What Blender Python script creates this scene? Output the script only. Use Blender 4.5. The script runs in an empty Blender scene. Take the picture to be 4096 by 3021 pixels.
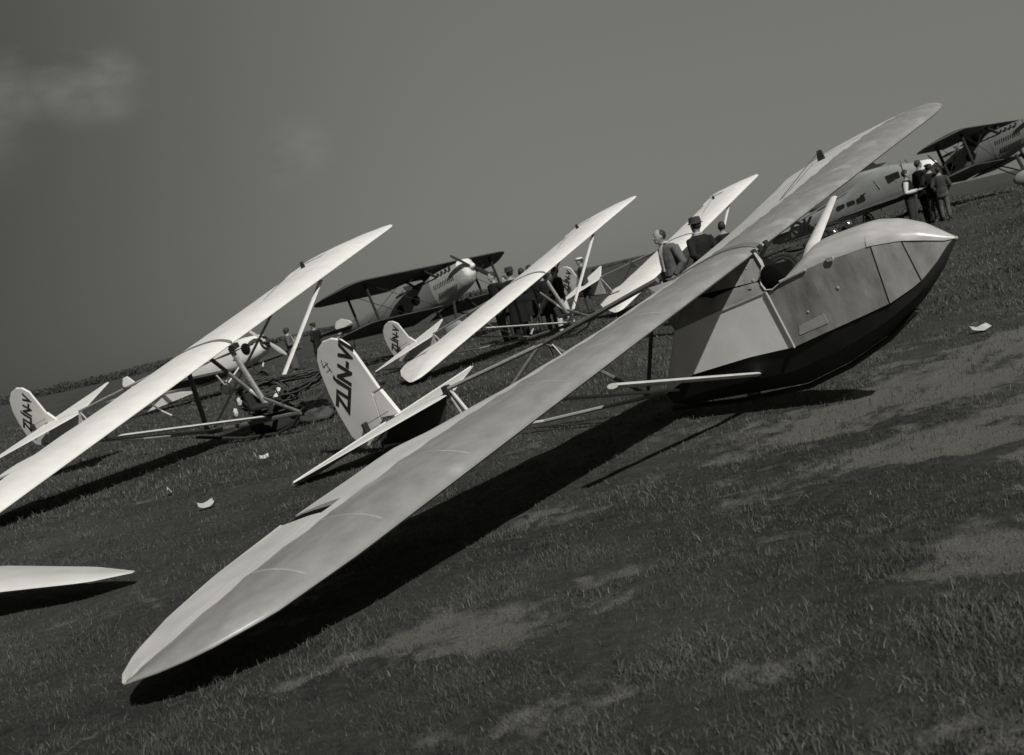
import bpy, bmesh, math, random
import numpy as np
from mathutils import Vector, Matrix, noise as mnoise
random.seed(7); rng = np.random.default_rng(7)
C = bpy.context.scene.collection
SC = bpy.context.scene

# ------------------------------------------------------------------ camera
FPX = 1123.0; CAMH = 1.4
PITCH = math.atan(90.4 / FPX); ROLL = math.atan(.2284)
cam_d = bpy.data.cameras.new('camera'); cam = bpy.data.objects.new('camera', cam_d); C.objects.link(cam)
cam_d.sensor_width = 36; cam_d.lens = FPX * 36 / 1024; cam_d.clip_end = 9000; cam_d.clip_start = .05
Fd = Vector((0, math.cos(PITCH), -math.sin(PITCH))); Ud = Vector((0, math.sin(PITCH), math.cos(PITCH))); Xd = Vector((1, 0, 0))
cr, sr = math.cos(ROLL), math.sin(ROLL)
cx = Xd * cr - Ud * sr          # image right, in the world
cy = Xd * sr + Ud * cr          # image up
cam.matrix_world = Matrix(((cx.x, cy.x, -Fd.x, 0), (cx.y, cy.y, -Fd.y, 0), (cx.z, cy.z, -Fd.z, CAMH), (0, 0, 0, 1)))
cam_d.dof.use_dof = True; cam_d.dof.focus_distance = 8.5; cam_d.dof.aperture_fstop = 4.5
SC.camera = cam

# ------------------------------------------------------------------ light
SUN = Vector((.36, -1.02, .96)).normalized()
sun_el = math.asin(SUN.z); sun_az = math.atan2(SUN.x, SUN.y)
w = bpy.data.worlds.new('World'); SC.world = w; w.use_nodes = True
nt = w.node_tree; nt.nodes.clear()
N = nt.nodes.new; Lk = nt.links.new
sky = N('ShaderNodeTexSky'); sky.sky_type = 'NISHITA'; sky.sun_disc = False
sky.sun_elevation = sun_el; sky.sun_rotation = sun_az
bw = N('ShaderNodeRGBToBW'); Lk(sky.outputs[0], bw.inputs[0])
gm = N('ShaderNodeMath'); gm.operation = 'POWER'; Lk(bw.outputs[0], gm.inputs[0]); gm.inputs[1].default_value = .22
geo = N('ShaderNodeTexCoord')
sep = N('ShaderNodeSeparateXYZ'); Lk(geo.outputs['Generated'], sep.inputs[0])
# the sky deepens gently away from the sun's side
mr = N('ShaderNodeMapRange'); Lk(sep.outputs[0], mr.inputs[0]); mr.interpolation_type = 'SMOOTHERSTEP'
mr.inputs[1].default_value = -.62; mr.inputs[2].default_value = .12; mr.inputs[3].default_value = .27; mr.inputs[4].default_value = 1.0
mu = N('ShaderNodeMath'); mu.operation = 'MULTIPLY'; Lk(gm.outputs[0], mu.inputs[0]); Lk(mr.outputs[0], mu.inputs[1])
# thin clouds
nz = N('ShaderNodeTexNoise'); nz.inputs['Scale'].default_value = 5.2; nz.inputs['Detail'].default_value = 7; nz.inputs['Roughness'].default_value = .56
mp = N('ShaderNodeMapping'); mp.inputs['Scale'].default_value = (1, 1, 2.3); mp.inputs['Location'].default_value = (.3, .2, .6)
Lk(geo.outputs['Generated'], mp.inputs[0]); Lk(mp.outputs[0], nz.inputs['Vector'])
def blob(direction, r0, r1):
    d = Vector(direction).normalized()
    vd = N('ShaderNodeVectorMath'); vd.operation = 'DISTANCE'; Lk(geo.outputs['Generated'], vd.inputs[0]); vd.inputs[1].default_value = d
    m = N('ShaderNodeMapRange'); m.interpolation_type = 'SMOOTHSTEP'; Lk(vd.outputs['Value'], m.inputs[0])
    m.inputs[1].default_value = r0; m.inputs[2].default_value = r1; m.inputs[3].default_value = 1; m.inputs[4].default_value = 0
    return m.outputs[0]
def pxdir(u, v):
    u -= 512; v -= 377.5
    return Fd * FPX + cx * u - cy * v
acc = None
for (u, v, r0, r1, k) in [(70, 84, .01, .045, 1.0), (105, 83, .01, .04, 1.0), (128, 82, 0, .025, .8), (42, 76, .0, .045, 1.0), (300, 147, 0, .035, .6), (280, 160, 0, .032, .55), (-60, 90, 0, .1, 1), (10, 84, 0, .05, 1)]:
    b = blob(pxdir(u, v), r0, r1)
    m = N('ShaderNodeMath'); m.operation = 'MULTIPLY'; Lk(b, m.inputs[0]); m.inputs[1].default_value = k
    if acc is None: acc = m.outputs[0]
    else:
        a = N('ShaderNodeMath'); a.operation = 'MAXIMUM'; Lk(acc, a.inputs[0]); Lk(m.outputs[0], a.inputs[1]); acc = a.outputs[0]
cm = N('ShaderNodeMapRange'); Lk(nz.outputs['Fac'], cm.inputs[0]); cm.inputs[1].default_value = .42; cm.inputs[2].default_value = .62
mm = N('ShaderNodeMath'); mm.operation = 'MULTIPLY'; Lk(acc, mm.inputs[0]); Lk(cm.outputs[0], mm.inputs[1])
sc_ = N('ShaderNodeMath'); sc_.operation = 'MULTIPLY_ADD'; Lk(mm.outputs[0], sc_.inputs[0]); sc_.inputs[1].default_value = .75; Lk(mu.outputs[0], sc_.inputs[2])
tint = N('ShaderNodeMix'); tint.data_type = 'RGBA'; tint.blend_type = 'MULTIPLY'; tint.inputs[0].default_value = 1
Lk(sc_.outputs[0], tint.inputs[6]); tint.inputs[7].default_value = (1.0, 1.0, .9, 1)
bg = N('ShaderNodeBackground'); Lk(tint.outputs[2], bg.inputs[0]); bg.inputs[1].default_value = .128
wo = N('ShaderNodeOutputWorld'); Lk(bg.outputs[0], wo.inputs[0])
sd = bpy.data.lights.new('sun', 'SUN'); sd.energy = 3.6; sd.angle = math.radians(.53); sd.color = (1, .985, .95)
so = bpy.data.objects.new('sun', sd); C.objects.link(so)
so.rotation_euler = (-SUN).to_track_quat('-Z', 'Y').to_euler()
SC.view_settings.view_transform = 'Standard'; SC.view_settings.look = 'None'
SC.view_settings.exposure = 0; SC.view_settings.gamma = 1; SC.view_settings.use_curve_mapping = False

# ------------------------------------------------------------------ helpers
def mat(name, v, rough=.7, tint=(1, .985, .95), var=.12, scale=6, bump=.0, bscale=40, spec=.3, coat=0, stretch=(1, 1, 1), spots=0):
    m = bpy.data.materials.new(name); m.use_nodes = True; t = m.node_tree; b = t.nodes['Principled BSDF']
    tc = t.nodes.new('ShaderNodeTexCoord'); mp = t.nodes.new('ShaderNodeMapping'); mp.inputs['Scale'].default_value = stretch
    t.links.new(tc.outputs['Object'], mp.inputs[0])
    n = t.nodes.new('ShaderNodeTexNoise'); n.inputs['Scale'].default_value = scale; n.inputs['Detail'].default_value = 6; n.inputs['Roughness'].default_value = .6
    t.links.new(mp.outputs[0], n.inputs['Vector'])
    r = t.nodes.new('ShaderNodeMapRange'); r.inputs[1].default_value = .3; r.inputs[2].default_value = .7
    r.inputs[3].default_value = 1 - var; r.inputs[4].default_value = 1 + var; t.links.new(n.outputs['Fac'], r.inputs[0])
    col = r.outputs[0]
    if spots:
        n2 = t.nodes.new('ShaderNodeTexNoise'); n2.inputs['Scale'].default_value = scale * .6; n2.inputs['Detail'].default_value = 3
        t.links.new(mp.outputs[0], n2.inputs['Vector'])
        r2 = t.nodes.new('ShaderNodeMapRange'); r2.interpolation_type = 'SMOOTHSTEP'; r2.inputs[1].default_value = .56; r2.inputs[2].default_value = .7
        r2.inputs[3].default_value = 1; r2.inputs[4].default_value = 1 + spots; t.links.new(n2.outputs['Fac'], r2.inputs[0])
        mm_ = t.nodes.new('ShaderNodeMath'); mm_.operation = 'MULTIPLY'; t.links.new(col, mm_.inputs[0]); t.links.new(r2.outputs[0], mm_.inputs[1]); col = mm_.outputs[0]
    x = t.nodes.new('ShaderNodeMix'); x.data_type = 'RGBA'; x.blend_type = 'MULTIPLY'; x.inputs[0].default_value = 1
    t.links.new(col, x.inputs[6]); x.inputs[7].default_value = (v * tint[0], v * tint[1], v * tint[2], 1)
    t.links.new(x.outputs[2], b.inputs['Base Color'])
    b.inputs['Roughness'].default_value = rough; b.inputs['Specular IOR Level'].default_value = spec
    if coat: b.inputs['Coat Weight'].default_value = coat; b.inputs['Coat Roughness'].default_value = .25
    if bump:
        n3 = t.nodes.new('ShaderNodeTexNoise'); n3.inputs['Scale'].default_value = bscale; n3.inputs['Detail'].default_value = 4
        t.links.new(mp.outputs[0], n3.inputs['Vector'])
        bp = t.nodes.new('ShaderNodeBump'); bp.inputs['Strength'].default_value = bump; bp.inputs['Distance'].default_value = .02
        t.links.new(n3.outputs['Fac'], bp.inputs['Height']); t.links.new(bp.outputs[0], b.inputs['Normal'])
    return m
GRN = (.96, 1, .97)
M_WHITE = mat('white_doped_fabric', .74, .5, var=.06, scale=2.2, bump=.25, bscale=3, stretch=(1, 2.2, 1))
M_CLOTH = mat('aged_doped_fabric', .56, .6, var=.10, scale=3, bump=.25, bscale=3)
M_FAB2 = mat('pale_side_fabric', .86, .7, var=.07, scale=5, bump=.1, bscale=6)
M_PLY = mat('weathered_plywood', .26, .45, var=.17, scale=4.2, bump=.3, bscale=6, spec=.4, coat=.15, stretch=(1.6, 1, 1.6), spots=.34)
M_PLYS = mat('stained_side_plywood', .29, .5, var=.34, scale=4.5, bump=.15, bscale=14, spec=.3, spots=.4, stretch=(1.4, 1, .6))
M_DECK = mat('varnished_deck_plywood', .43, .34, var=.14, scale=5, bump=.12, bscale=9, coat=.4, stretch=(.5, 3, 3), spots=.15)
M_TAPE = mat('seam_tape', .31, .55, var=.2)
M_RIM = mat('pale_wood_trim', .42, .6, var=.15, scale=12)
M_WOOD = mat('wooden_spar', .36, .6, var=.25, scale=9, stretch=(1, 6, 6))
M_WOODD = mat('dark_and_shaded_spar', .13, .6, var=.3, scale=9)  # dark wood; on truss members it also paints in shade
M_STRUT = mat('pale_strut', .6, .5, var=.1, scale=8)
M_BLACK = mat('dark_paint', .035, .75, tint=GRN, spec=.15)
M_INK = mat('black_lettering', .025, .6, tint=GRN, var=.2)
M_SHADE = mat('interior_shade', .012, 1.0, tint=GRN, spec=0)  # near-black colour stands in for shade inside openings and gaps
M_METAL = mat('dull_metal', .2, .35, tint=GRN); M_METAL.node_tree.nodes['Principled BSDF'].inputs['Metallic'].default_value = .8
M_CHROME = mat('bright_metal', .6, .18, var=.03); M_CHROME.node_tree.nodes['Principled BSDF'].inputs['Metallic'].default_value = 1
M_RUB = mat('rubber', .03, .8, tint=GRN)
M_BIPL = mat('dark_biplane_and_shaded_fabric', .06, .6, tint=GRN, var=.15, scale=2)
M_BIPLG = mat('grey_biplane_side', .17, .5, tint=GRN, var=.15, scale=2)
M_COWL = mat('aluminium_cowling', .30, .5, tint=GRN, var=.2, scale=8)
M_SILV = mat('silver_dope', .30, .45, tint=GRN, var=.12, scale=2)
M_ROPE = mat('bungee_rope', .06, .8, tint=GRN, var=.4, scale=30)
M_SKIN = mat('skin', .27, .6, var=.08, scale=9)
M_GLASS = mat('window_glass', .03, .1, tint=GRN, spec=.6)

FLIP = [True]
def raw(name, vs, fs, m, parent=None, smooth=False, flip=None, recalc=True, autos=None):
    me = bpy.data.meshes.new(name)
    fl = FLIP[0] if flip is None else flip
    if fl: vs = [(v[0], -v[1], v[2]) for v in vs]
    me.from_pydata([tuple(map(float, v)) for v in vs], [], fs)
    if recalc:
        bm = bmesh.new(); bm.from_mesh(me); bmesh.ops.remove_doubles(bm, verts=bm.verts, dist=1e-5)
        bmesh.ops.recalc_face_normals(bm, faces=bm.faces); bm.to_mesh(me); bm.free()
    if m: me.materials.append(m)
    if smooth:
        for p in me.polygons: p.use_smooth = True
        if autos: me.set_sharp_from_angle(angle=math.radians(autos))
    o = bpy.data.objects.new(name, me); C.objects.link(o)
    if parent is not None: o.parent = parent
    return o
def tag(o, label=None, cat=None, group=None, kind=None):
    if label: o['label'] = label
    if cat: o['category'] = cat
    if group: o['group'] = group
    if kind: o['kind'] = kind
    return o
def thing(name, label, cat, mw=None, group=None):
    o = bpy.data.objects.new(name, None); C.objects.link(o); o.empty_display_size = .3
    if mw is not None: o.matrix_world = mw
    return tag(o, label, cat, group)
def copy_tree(o, parent=None):
    c = o.copy(); C.objects.link(c); c.parent = parent
    for ch in list(o.children): copy_tree(ch, c)
    return c
def pose(X, Y, Z, yaw, bank, pitch):
    c, s = math.cos(yaw), math.sin(yaw)
    F = Vector((c, s, 0)); S = Vector((s, -c, 0)); U = Vector((0, 0, 1))
    F2 = F * math.cos(pitch) + U * math.sin(pitch); U2 = U * math.cos(pitch) - F * math.sin(pitch)
    S3 = S * math.cos(bank) - U2 * math.sin(bank); U3 = U2 * math.cos(bank) + S * math.sin(bank)
    P = -S3
    return Matrix(((F2.x, P.x, U3.x, X), (F2.y, P.y, U3.y, Y), (F2.z, P.z, U3.z, Z), (0, 0, 0, 1)))
class G:                      # collects shapes of one part
    def __init__(s): s.v = []; s.f = []
    def add(s, vs, fs):
        n = len(s.v); s.v += [tuple(v) for v in vs]; s.f += [tuple(i + n for i in f) for f in fs]; return s
    def tube(s, pts, r, n=8, flat=None):
        pts = [Vector(p) for p in pts]; rs = r if isinstance(r, (list, tuple)) else [r] * len(pts)
        vs = []; fs = []
        ref = None
        for i, p in enumerate(pts):
            d = (pts[min(i + 1, len(pts) - 1)] - pts[max(i - 1, 0)]).normalized()
            if ref is None:
                ref = Vector((1, 0, 0)) if abs(d.x) < .8 else Vector((0, 0, 1))
            a = (ref - d * ref.dot(d)).normalized(); ref = a; b = d.cross(a)
            fa, fb = flat if flat else (1, 1)
            for k in range(n):
                t = 2 * math.pi * k / n
                vs.append(p + (a * math.cos(t) * fa + b * math.sin(t) * fb) * rs[i])
        for i in range(len(pts) - 1):
            for k in range(n):
                k2 = (k + 1) % n
                fs.append((i * n + k, i * n + k2, (i + 1) * n + k2, (i + 1) * n + k))
        fs.append(tuple(range(n - 1, -1, -1))); fs.append(tuple((len(pts) - 1) * n + k for k in range(n)))
        return s.add(vs, fs)
    def box(s, c, d, mw=None):
        x, y, z = [q / 2 for q in d]
        vs = [Vector((a, b, e)) for a in (-x, x) for b in (-y, y) for e in (-z, z)]
        vs = [(mw @ v if mw else v) + Vector(c) for v in vs]
        return s.add(vs, [(0, 1, 3, 2), (4, 6, 7, 5), (0, 4, 5, 1), (2, 3, 7, 6), (0, 2, 6, 4), (1, 5, 7, 3)])
    def loft(s, rings, cap=True, close=False):
        n = len(rings[0]); vs = [p for r in rings for p in r]; fs = []
        R = len(rings)
        for i in range(R - (0 if close else 1)):
            j = (i + 1) % R
            for k in range(n):
                k2 = (k + 1) % n; fs.append((i * n + k, i * n + k2, j * n + k2, j * n + k))
        if cap and not close: fs.append(tuple(range(n - 1, -1, -1))); fs.append(tuple((R - 1) * n + k for k in range(n)))
        return s.add(vs, fs)
    def prism(s, poly, y0, y1):           # polygon in x,z extruded along y
        n = len(poly); vs = [(p[0], y0, p[1]) for p in poly] + [(p[0], y1, p[1]) for p in poly]
        fs = [tuple(range(n)), tuple(range(2 * n - 1, n - 1, -1))] + [(i, (i + 1) % n, (i + 1) % n + n, i + n) for i in range(n)]
        return s.add(vs, fs)
    def ell(s, c, r, n=10, m=7):
        rings = []
        for i in range(m + 1):
            t = math.pi * (i + .02) / (m + .04)
            rings.append([(c[0] + r[0] * math.sin(t) * math.cos(2 * math.pi * k / n), c[1] + r[1] * math.sin(t) * math.sin(2 * math.pi * k / n), c[2] + r[2] * math.cos(t)) for k in range(n)])
        return s.loft(rings)
    def torus(s, c, R, r, axis='y', n=24, m=8, sx=1, sz=1):
        rings = []
        for i in range(n):
            a = 2 * math.pi * i / n; ring = []
            for k in range(m):
                b = 2 * math.pi * k / m; q = R + r * math.cos(b); h = r * math.sin(b)
                p = (q * math.cos(a) * sx, h, q * math.sin(a) * sz) if axis == 'y' else ((q * math.cos(a) * sx, q * math.sin(a) * sz, h) if axis == 'z' else (h, q * math.cos(a) * sx, q * math.sin(a) * sz))
                ring.append((c[0] + p[0], c[1] + p[1], c[2] + p[2]))
            rings.append(ring)
        return s.loft(rings, close=True)
    def obj(s, name, m, parent=None, smooth=False, autos=40, flip=None):
        return raw(name, s.v, s.f, m, parent, smooth, flip, True, autos)
def part_text(name, txt, size, mw, parent, m=None, ext=.002, offset=.0, shear=0.0, spacing=1.0, sx=1.0):
    cu = bpy.data.curves.new(name, 'FONT'); cu.body = txt; cu.size = size; cu.extrude = ext; cu.offset = offset; cu.shear = shear
    cu.space_character = spacing; cu.resolution_u = 3
    cu.align_x = 'CENTER'; cu.align_y = 'CENTER'
    to = bpy.data.objects.new(name, cu); C.objects.link(to)
    dg = bpy.context.evaluated_depsgraph_get(); me = bpy.data.meshes.new_from_object(to.evaluated_get(dg))
    C.objects.unlink(to); bpy.data.objects.remove(to)
    me.materials.clear(); me.materials.append(m or M_INK)
    me.transform(mw @ Matrix.Diagonal((sx, 1, 1, 1)))
    o = bpy.data.objects.new(name, me); C.objects.link(o); o.parent = parent
    return o
def basis(xa, ya, o):           # text basis, blender-local axes
    xa = Vector(xa).normalized(); ya = Vector(ya).normalized(); ya = (ya - xa * ya.dot(xa)).normalized(); za = xa.cross(ya)
    return Matrix(((xa.x, ya.x, za.x, o[0]), (xa.y, ya.y, za.y, o[1]), (xa.z, ya.z, za.z, o[2]), (0, 0, 0, 1)))

# ------------------------------------------------------------------ terrain
def sstep(a, b, x):
    t = np.clip((x - a) / (b - a), 0, 1); return t * t * (3 - 2 * t)
_perm = rng.permutation(4096)
def vnoise(x, y):
    xi = np.floor(x).astype(int); yi = np.floor(y).astype(int); fx = x - xi; fy = y - yi
    fx = fx * fx * (3 - 2 * fx); fy = fy * fy * (3 - 2 * fy)
    def h(a, b): return _perm[(_perm[a % 4096] + b) % 4096] / 4096.
    return (h(xi, yi) * (1 - fx) + h(xi + 1, yi) * fx) * (1 - fy) + (h(xi, yi + 1) * (1 - fx) + h(xi + 1, yi + 1) * fx) * fy
def fbm(x, y, o=4):
    s = 0; a = .5; t = 0
    for i in range(o): s = s + a * vnoise(x * 2 ** i + 13.7 * i, y * 2 ** i + 7.1 * i); t += a; a *= .55
    return s / t
def hgt(x, y):
    x = np.asarray(x, float); y = np.asarray(y, float)
    rise = .68 * sstep(6.5, 15, x - .06 * np.clip(y - 30, 0, 400)) * sstep(17, 31, y)
    return rise + .05 * (fbm(x * .8 + 50, y * .8 + 50, 3) - .5) * sstep(1, 4, y) * sstep(60, 25, y)
def H(x, y): return float(hgt(np.array([x]), np.array([y]))[0])
def bare(x, y):
    x = np.asarray(x, float); y = np.asarray(y, float)
    # streaks of worn turf, strongest to the right of the near glider
    u = x * .93 + y * .37; v = -x * .37 + y * .93
    wx = .5 * (fbm(x * 2.2 + 3, y * 2.2, 3) - .5); v = v + wx
    n = fbm(u * .85 + 9, v * 2.1 + 3, 6); n2 = fbm(u * 3.6 + 31, v * 8.0 + 17, 5)
    zone = np.clip(.22 + .85 * sstep(-1.2, 3.0, x - .12 * (y - 4)) , 0, 1.1) * sstep(13, 7.5, y)
    zone2 = .55 * sstep(2.0, 4.5, x) * sstep(14, 9, y) * sstep(5, 7, y)
    b = -.002 + n * .52 + n2 * .48 + .19 * (zone - .5) + .10 * zone2 - .045
    return sstep(.45, .68, b) * sstep(16, 10, y)
def dryness(x, y): return fbm(np.asarray(x) * 1.9 + 70, np.asarray(y) * 1.9 + 20, 4)
ys = [1.0]
while ys[-1] < 3600: ys.append(ys[-1] * 1.0145 if ys[-1] < 60 else ys[-1] * 1.05)
ys = np.array(ys); ss = np.tan(np.linspace(-1.25, 1.25, 420)) * .62
Yg, Sg = np.meshgrid(ys, ss, indexing='ij'); Xg = Sg * (Yg + 2.0)
Zg = hgt(Xg, Yg)
bb = bare(Xg, Yg); Zg = Zg - .02 * bb + .03 * (fbm(Xg * 5, Yg * 5, 3) - .5) * sstep(25, 8, Yg)
co = np.stack([Xg, Yg, Zg], -1).reshape(-1, 3)
nr, nc = Xg.shape; idx = np.arange(nr * nc).reshape(nr, nc)
quads = np.stack([idx[:-1, :-1], idx[:-1, 1:], idx[1:, 1:], idx[1:, :-1]], -1).reshape(-1, 4)
def np_mesh(name, co, faces, m, smooth=True):
    me = bpy.data.meshes.new(name); k = faces.shape[1]
    me.vertices.add(len(co)); me.vertices.foreach_set('co', co.astype(np.float32).ravel())
    me.loops.add(faces.size); me.loops.foreach_set('vertex_index', faces.astype(np.int32).ravel())
    me.polygons.add(len(faces)); me.polygons.foreach_set('loop_start', np.arange(0, faces.size, k, dtype=np.int32))
    me.polygons.foreach_set('loop_total', np.full(len(faces), k, np.int32))
    if smooth: me.polygons.foreach_set('use_smooth', np.ones(len(faces), bool))
    me.update(calc_edges=True); me.validate()
    me.materials.append(m); o = bpy.data.objects.new(name, me); C.objects.link(o); return o
def ground_mat():
    m = bpy.data.materials.new('turf_and_earth'); m.use_nodes = True; t = m.node_tree; b = t.nodes['Principled BSDF']
    n = t.nodes.new; l = t.links.new
    at = n('ShaderNodeAttribute'); at.attribute_name = 'bare'
    tc = n('ShaderNodeTexCoord')
    n1 = n('ShaderNodeTexNoise'); n1.inputs['Scale'].default_value = 11; n1.inputs['Detail'].default_value = 10; n1.inputs['Roughness'].default_value = .78; l(tc.outputs['Object'], n1.inputs['Vector'])
    n2 = n('ShaderNodeTexNoise'); n2.inputs['Scale'].default_value = .35; n2.inputs['Detail'].default_value = 9; n2.inputs['Roughness'].default_value = .65; l(tc.outputs['Object'], n2.inputs['Vector'])
    n3 = n('ShaderNodeTexNoise'); n3.inputs['Scale'].default_value = 90; n3.inputs['Detail'].default_value = 5; n3.inputs['Roughness'].default_value = .7; l(tc.outputs['Object'], n3.inputs['Vector'])
    g = n('ShaderNodeValToRGB'); g.color_ramp.elements[0].position = .38; g.color_ramp.elements[0].color = (.022, .024, .023, 1)
    g.color_ramp.elements[1].position = .64; g.color_ramp.elements[1].color = (.11, .112, .103, 1)
    av = n('ShaderNodeMath'); av.operation = 'ADD'; l(n1.outputs['Fac'], av.inputs[0]); l(n2.outputs['Fac'], av.inputs[1])
    hv = n('ShaderNodeMath'); hv.operation = 'MULTIPLY'; l(av.outputs[0], hv.inputs[0]); hv.inputs[1].default_value = .5; l(hv.outputs[0], g.inputs[0])
    e = n('ShaderNodeValToRGB'); e.color_ramp.elements[0].position = .3; e.color_ramp.elements[0].color = (.085, .084, .076, 1)
    e.color_ramp.elements[1].position = .68; e.color_ramp.elements[1].color = (.25, .246, .222, 1); l(n3.outputs['Fac'], e.inputs[0])
    a2 = n('ShaderNodeMath'); a2.operation = 'MULTIPLY_ADD'; l(n1.outputs['Fac'], a2.inputs[0]); a2.inputs[1].default_value = 2.0; 
    l(at.outputs['Fac'], a2.inputs[2]); 
    mr = n('ShaderNodeMapRange'); mr.interpolation_type = 'SMOOTHSTEP'; l(a2.outputs[0], mr.inputs[0]); mr.inputs[1].default_value = 1.16; mr.inputs[2].default_value = 1.86
    x = n('ShaderNodeMix'); x.data_type = 'RGBA'; l(mr.outputs[0], x.inputs[0]); l(g.outputs[0], x.inputs[6]); l(e.outputs[0], x.inputs[7])
    l(x.outputs[2], b.inputs['Base Color']); b.inputs['Roughness'].default_value = .95; b.inputs['Specular IOR Level'].default_value = .1
    bp = n('ShaderNodeBump'); bp.inputs['Strength'].default_value = .9; bp.inputs['Distance'].default_value = .03
    am = n('ShaderNodeMath'); am.operation = 'ADD'; l(n1.outputs['Fac'], am.inputs[0]); l(n3.outputs['Fac'], am.inputs[1]); l(am.outputs[0], bp.inputs['Height']); l(bp.outputs[0], b.inputs['Normal'])
    return m
M_GROUND = ground_mat()
gr = np_mesh('ground', co, quads, M_GROUND); tag(gr, kind='structure')
gr['label'] = 'gently rising airfield turf with worn bare patches'
ca = gr.data.attributes.new('bare', 'FLOAT', 'POINT'); ca.data.foreach_set('value', bb.reshape(-1).astype(np.float32))
bk = raw('ground', [(-3000, -3000, -.06), (3000, -3000, -.06), (3000, 1.15, -.06), (-3000, 1.15, -.06)], [(0, 1, 2, 3)], M_GROUND, flip=False, recalc=False)
tag(bk, kind='structure')

# grass blades
def grass(name, n, y0, y1, hmin, hmax, wid, label, power=1.0, sel=None, tuft=0):
    u = rng.random(n * 2); y = (y0 ** (1 - power) + u * (y1 ** (1 - power) - y0 ** (1 - power))) ** (1 / (1 - power)) if power != 1 else y0 * (y1 / y0) ** u
    x = (rng.random(n * 2) * 1.36 - .68) * (y + 1.2)
    if tuft:
        cxx = rng.integers(0, n * 2, n * 2) // tuft * tuft
        r = rng.normal(0, .05, (n * 2, 2)) * (1 + y[cxx, None] * .05); x = x[cxx] + r[:, 0]; y = np.maximum(y[cxx] + r[:, 1], 1.4)
    keep = rng.random(len(x)) > np.clip(1.15 * bare(x, y), 0, .92)
    dn = fbm(x * 3.1 + 5, y * 3.1 + 8, 3); keep &= rng.random(len(x)) < .25 + 1.5 * (dn - .2)
    x = x[keep][:n]; y = y[keep][:n]; dn = dn[keep][:n]; n = len(x)
    z = hgt(x, y) - .012
    hh = (hmin + (hmax - hmin) * rng.random(n) ** 2) * (.45 + 1.1 * dn)
    az = rng.random(n) * 2 * np.pi; lean = rng.random(n) * .9 + .1
    lx = np.cos(az) * lean * hh; ly = np.sin(az) * lean * hh
    wv = wid * (.6 + .8 * rng.random(n)) * np.maximum(1, y / 6)
    pa = rng.random(n) * np.pi; px = np.cos(pa) * wv; py = np.sin(pa) * wv
    b0 = np.stack([x - px, y - py, z], -1); b1 = np.stack([x + px, y + py, z], -1)
    m0 = np.stack([x - px * .7 + lx * .35, y - py * .7 + ly * .35, z + hh * .6], -1); m1 = np.stack([x + px * .7 + lx * .35, y + py * .7 + ly * .35, z + hh * .6], -1)
    tp = np.stack([x + lx, y + ly, z + hh * .95], -1)
    co = np.stack([b0, b1, m0, m1, tp], 1).reshape(-1, 3); i = np.arange(n) * 5
    tri = np.concatenate([np.stack([i, i + 1, i + 3], -1), np.stack([i, i + 3, i + 2], -1), np.stack([i + 2, i + 3, i + 4], -1)])
    o = np_mesh(name, co, tri, M_GRASS, smooth=False)
    tone = np.clip(.35 * rng.random(n) ** 2.2 + .9 * (dryness(x, y) - .35) * rng.random(n), 0, 1) + (rng.random(n) > .985) * .5
    tv = np.repeat(tone, 5).astype(np.float32)
    a = o.data.attributes.new('tone', 'FLOAT', 'POINT'); a.data.foreach_set('value', tv)
    tag(o, label, 'grass', kind='stuff'); return o
M_GRASS = bpy.data.materials.new('grass_blades'); M_GRASS.use_nodes = True
t = M_GRASS.node_tree; b = t.nodes['Principled BSDF']; at = t.nodes.new('ShaderNodeAttribute'); at.attribute_name = 'tone'
r_ = t.nodes.new('ShaderNodeValToRGB'); r_.color_ramp.elements[0].color = (.038, .041, .039, 1); r_.color_ramp.elements[1].color = (.23, .226, .20, 1); r_.color_ramp.elements[1].position = .9
t.links.new(at.outputs['Fac'], r_.inputs[0]); t.links.new(r_.outputs[0], b.inputs['Base Color']); b.inputs['Roughness'].default_value = .75; b.inputs['Specular IOR Level'].default_value = .15
grass('grass', 470000, 2.0, 15, .007, .034, .0018, 'short dark meadow grass growing in the near foreground turf')
grass('grass', 110000, 2.0, 13, .015, .060, .0017, 'taller wiry tufts of grass among the worn foreground patches', tuft=40)
grass('grass', 130000, 12, 60, .03, .09, .0026, 'meadow grass covering the field between and behind the parked aircraft')

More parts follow.
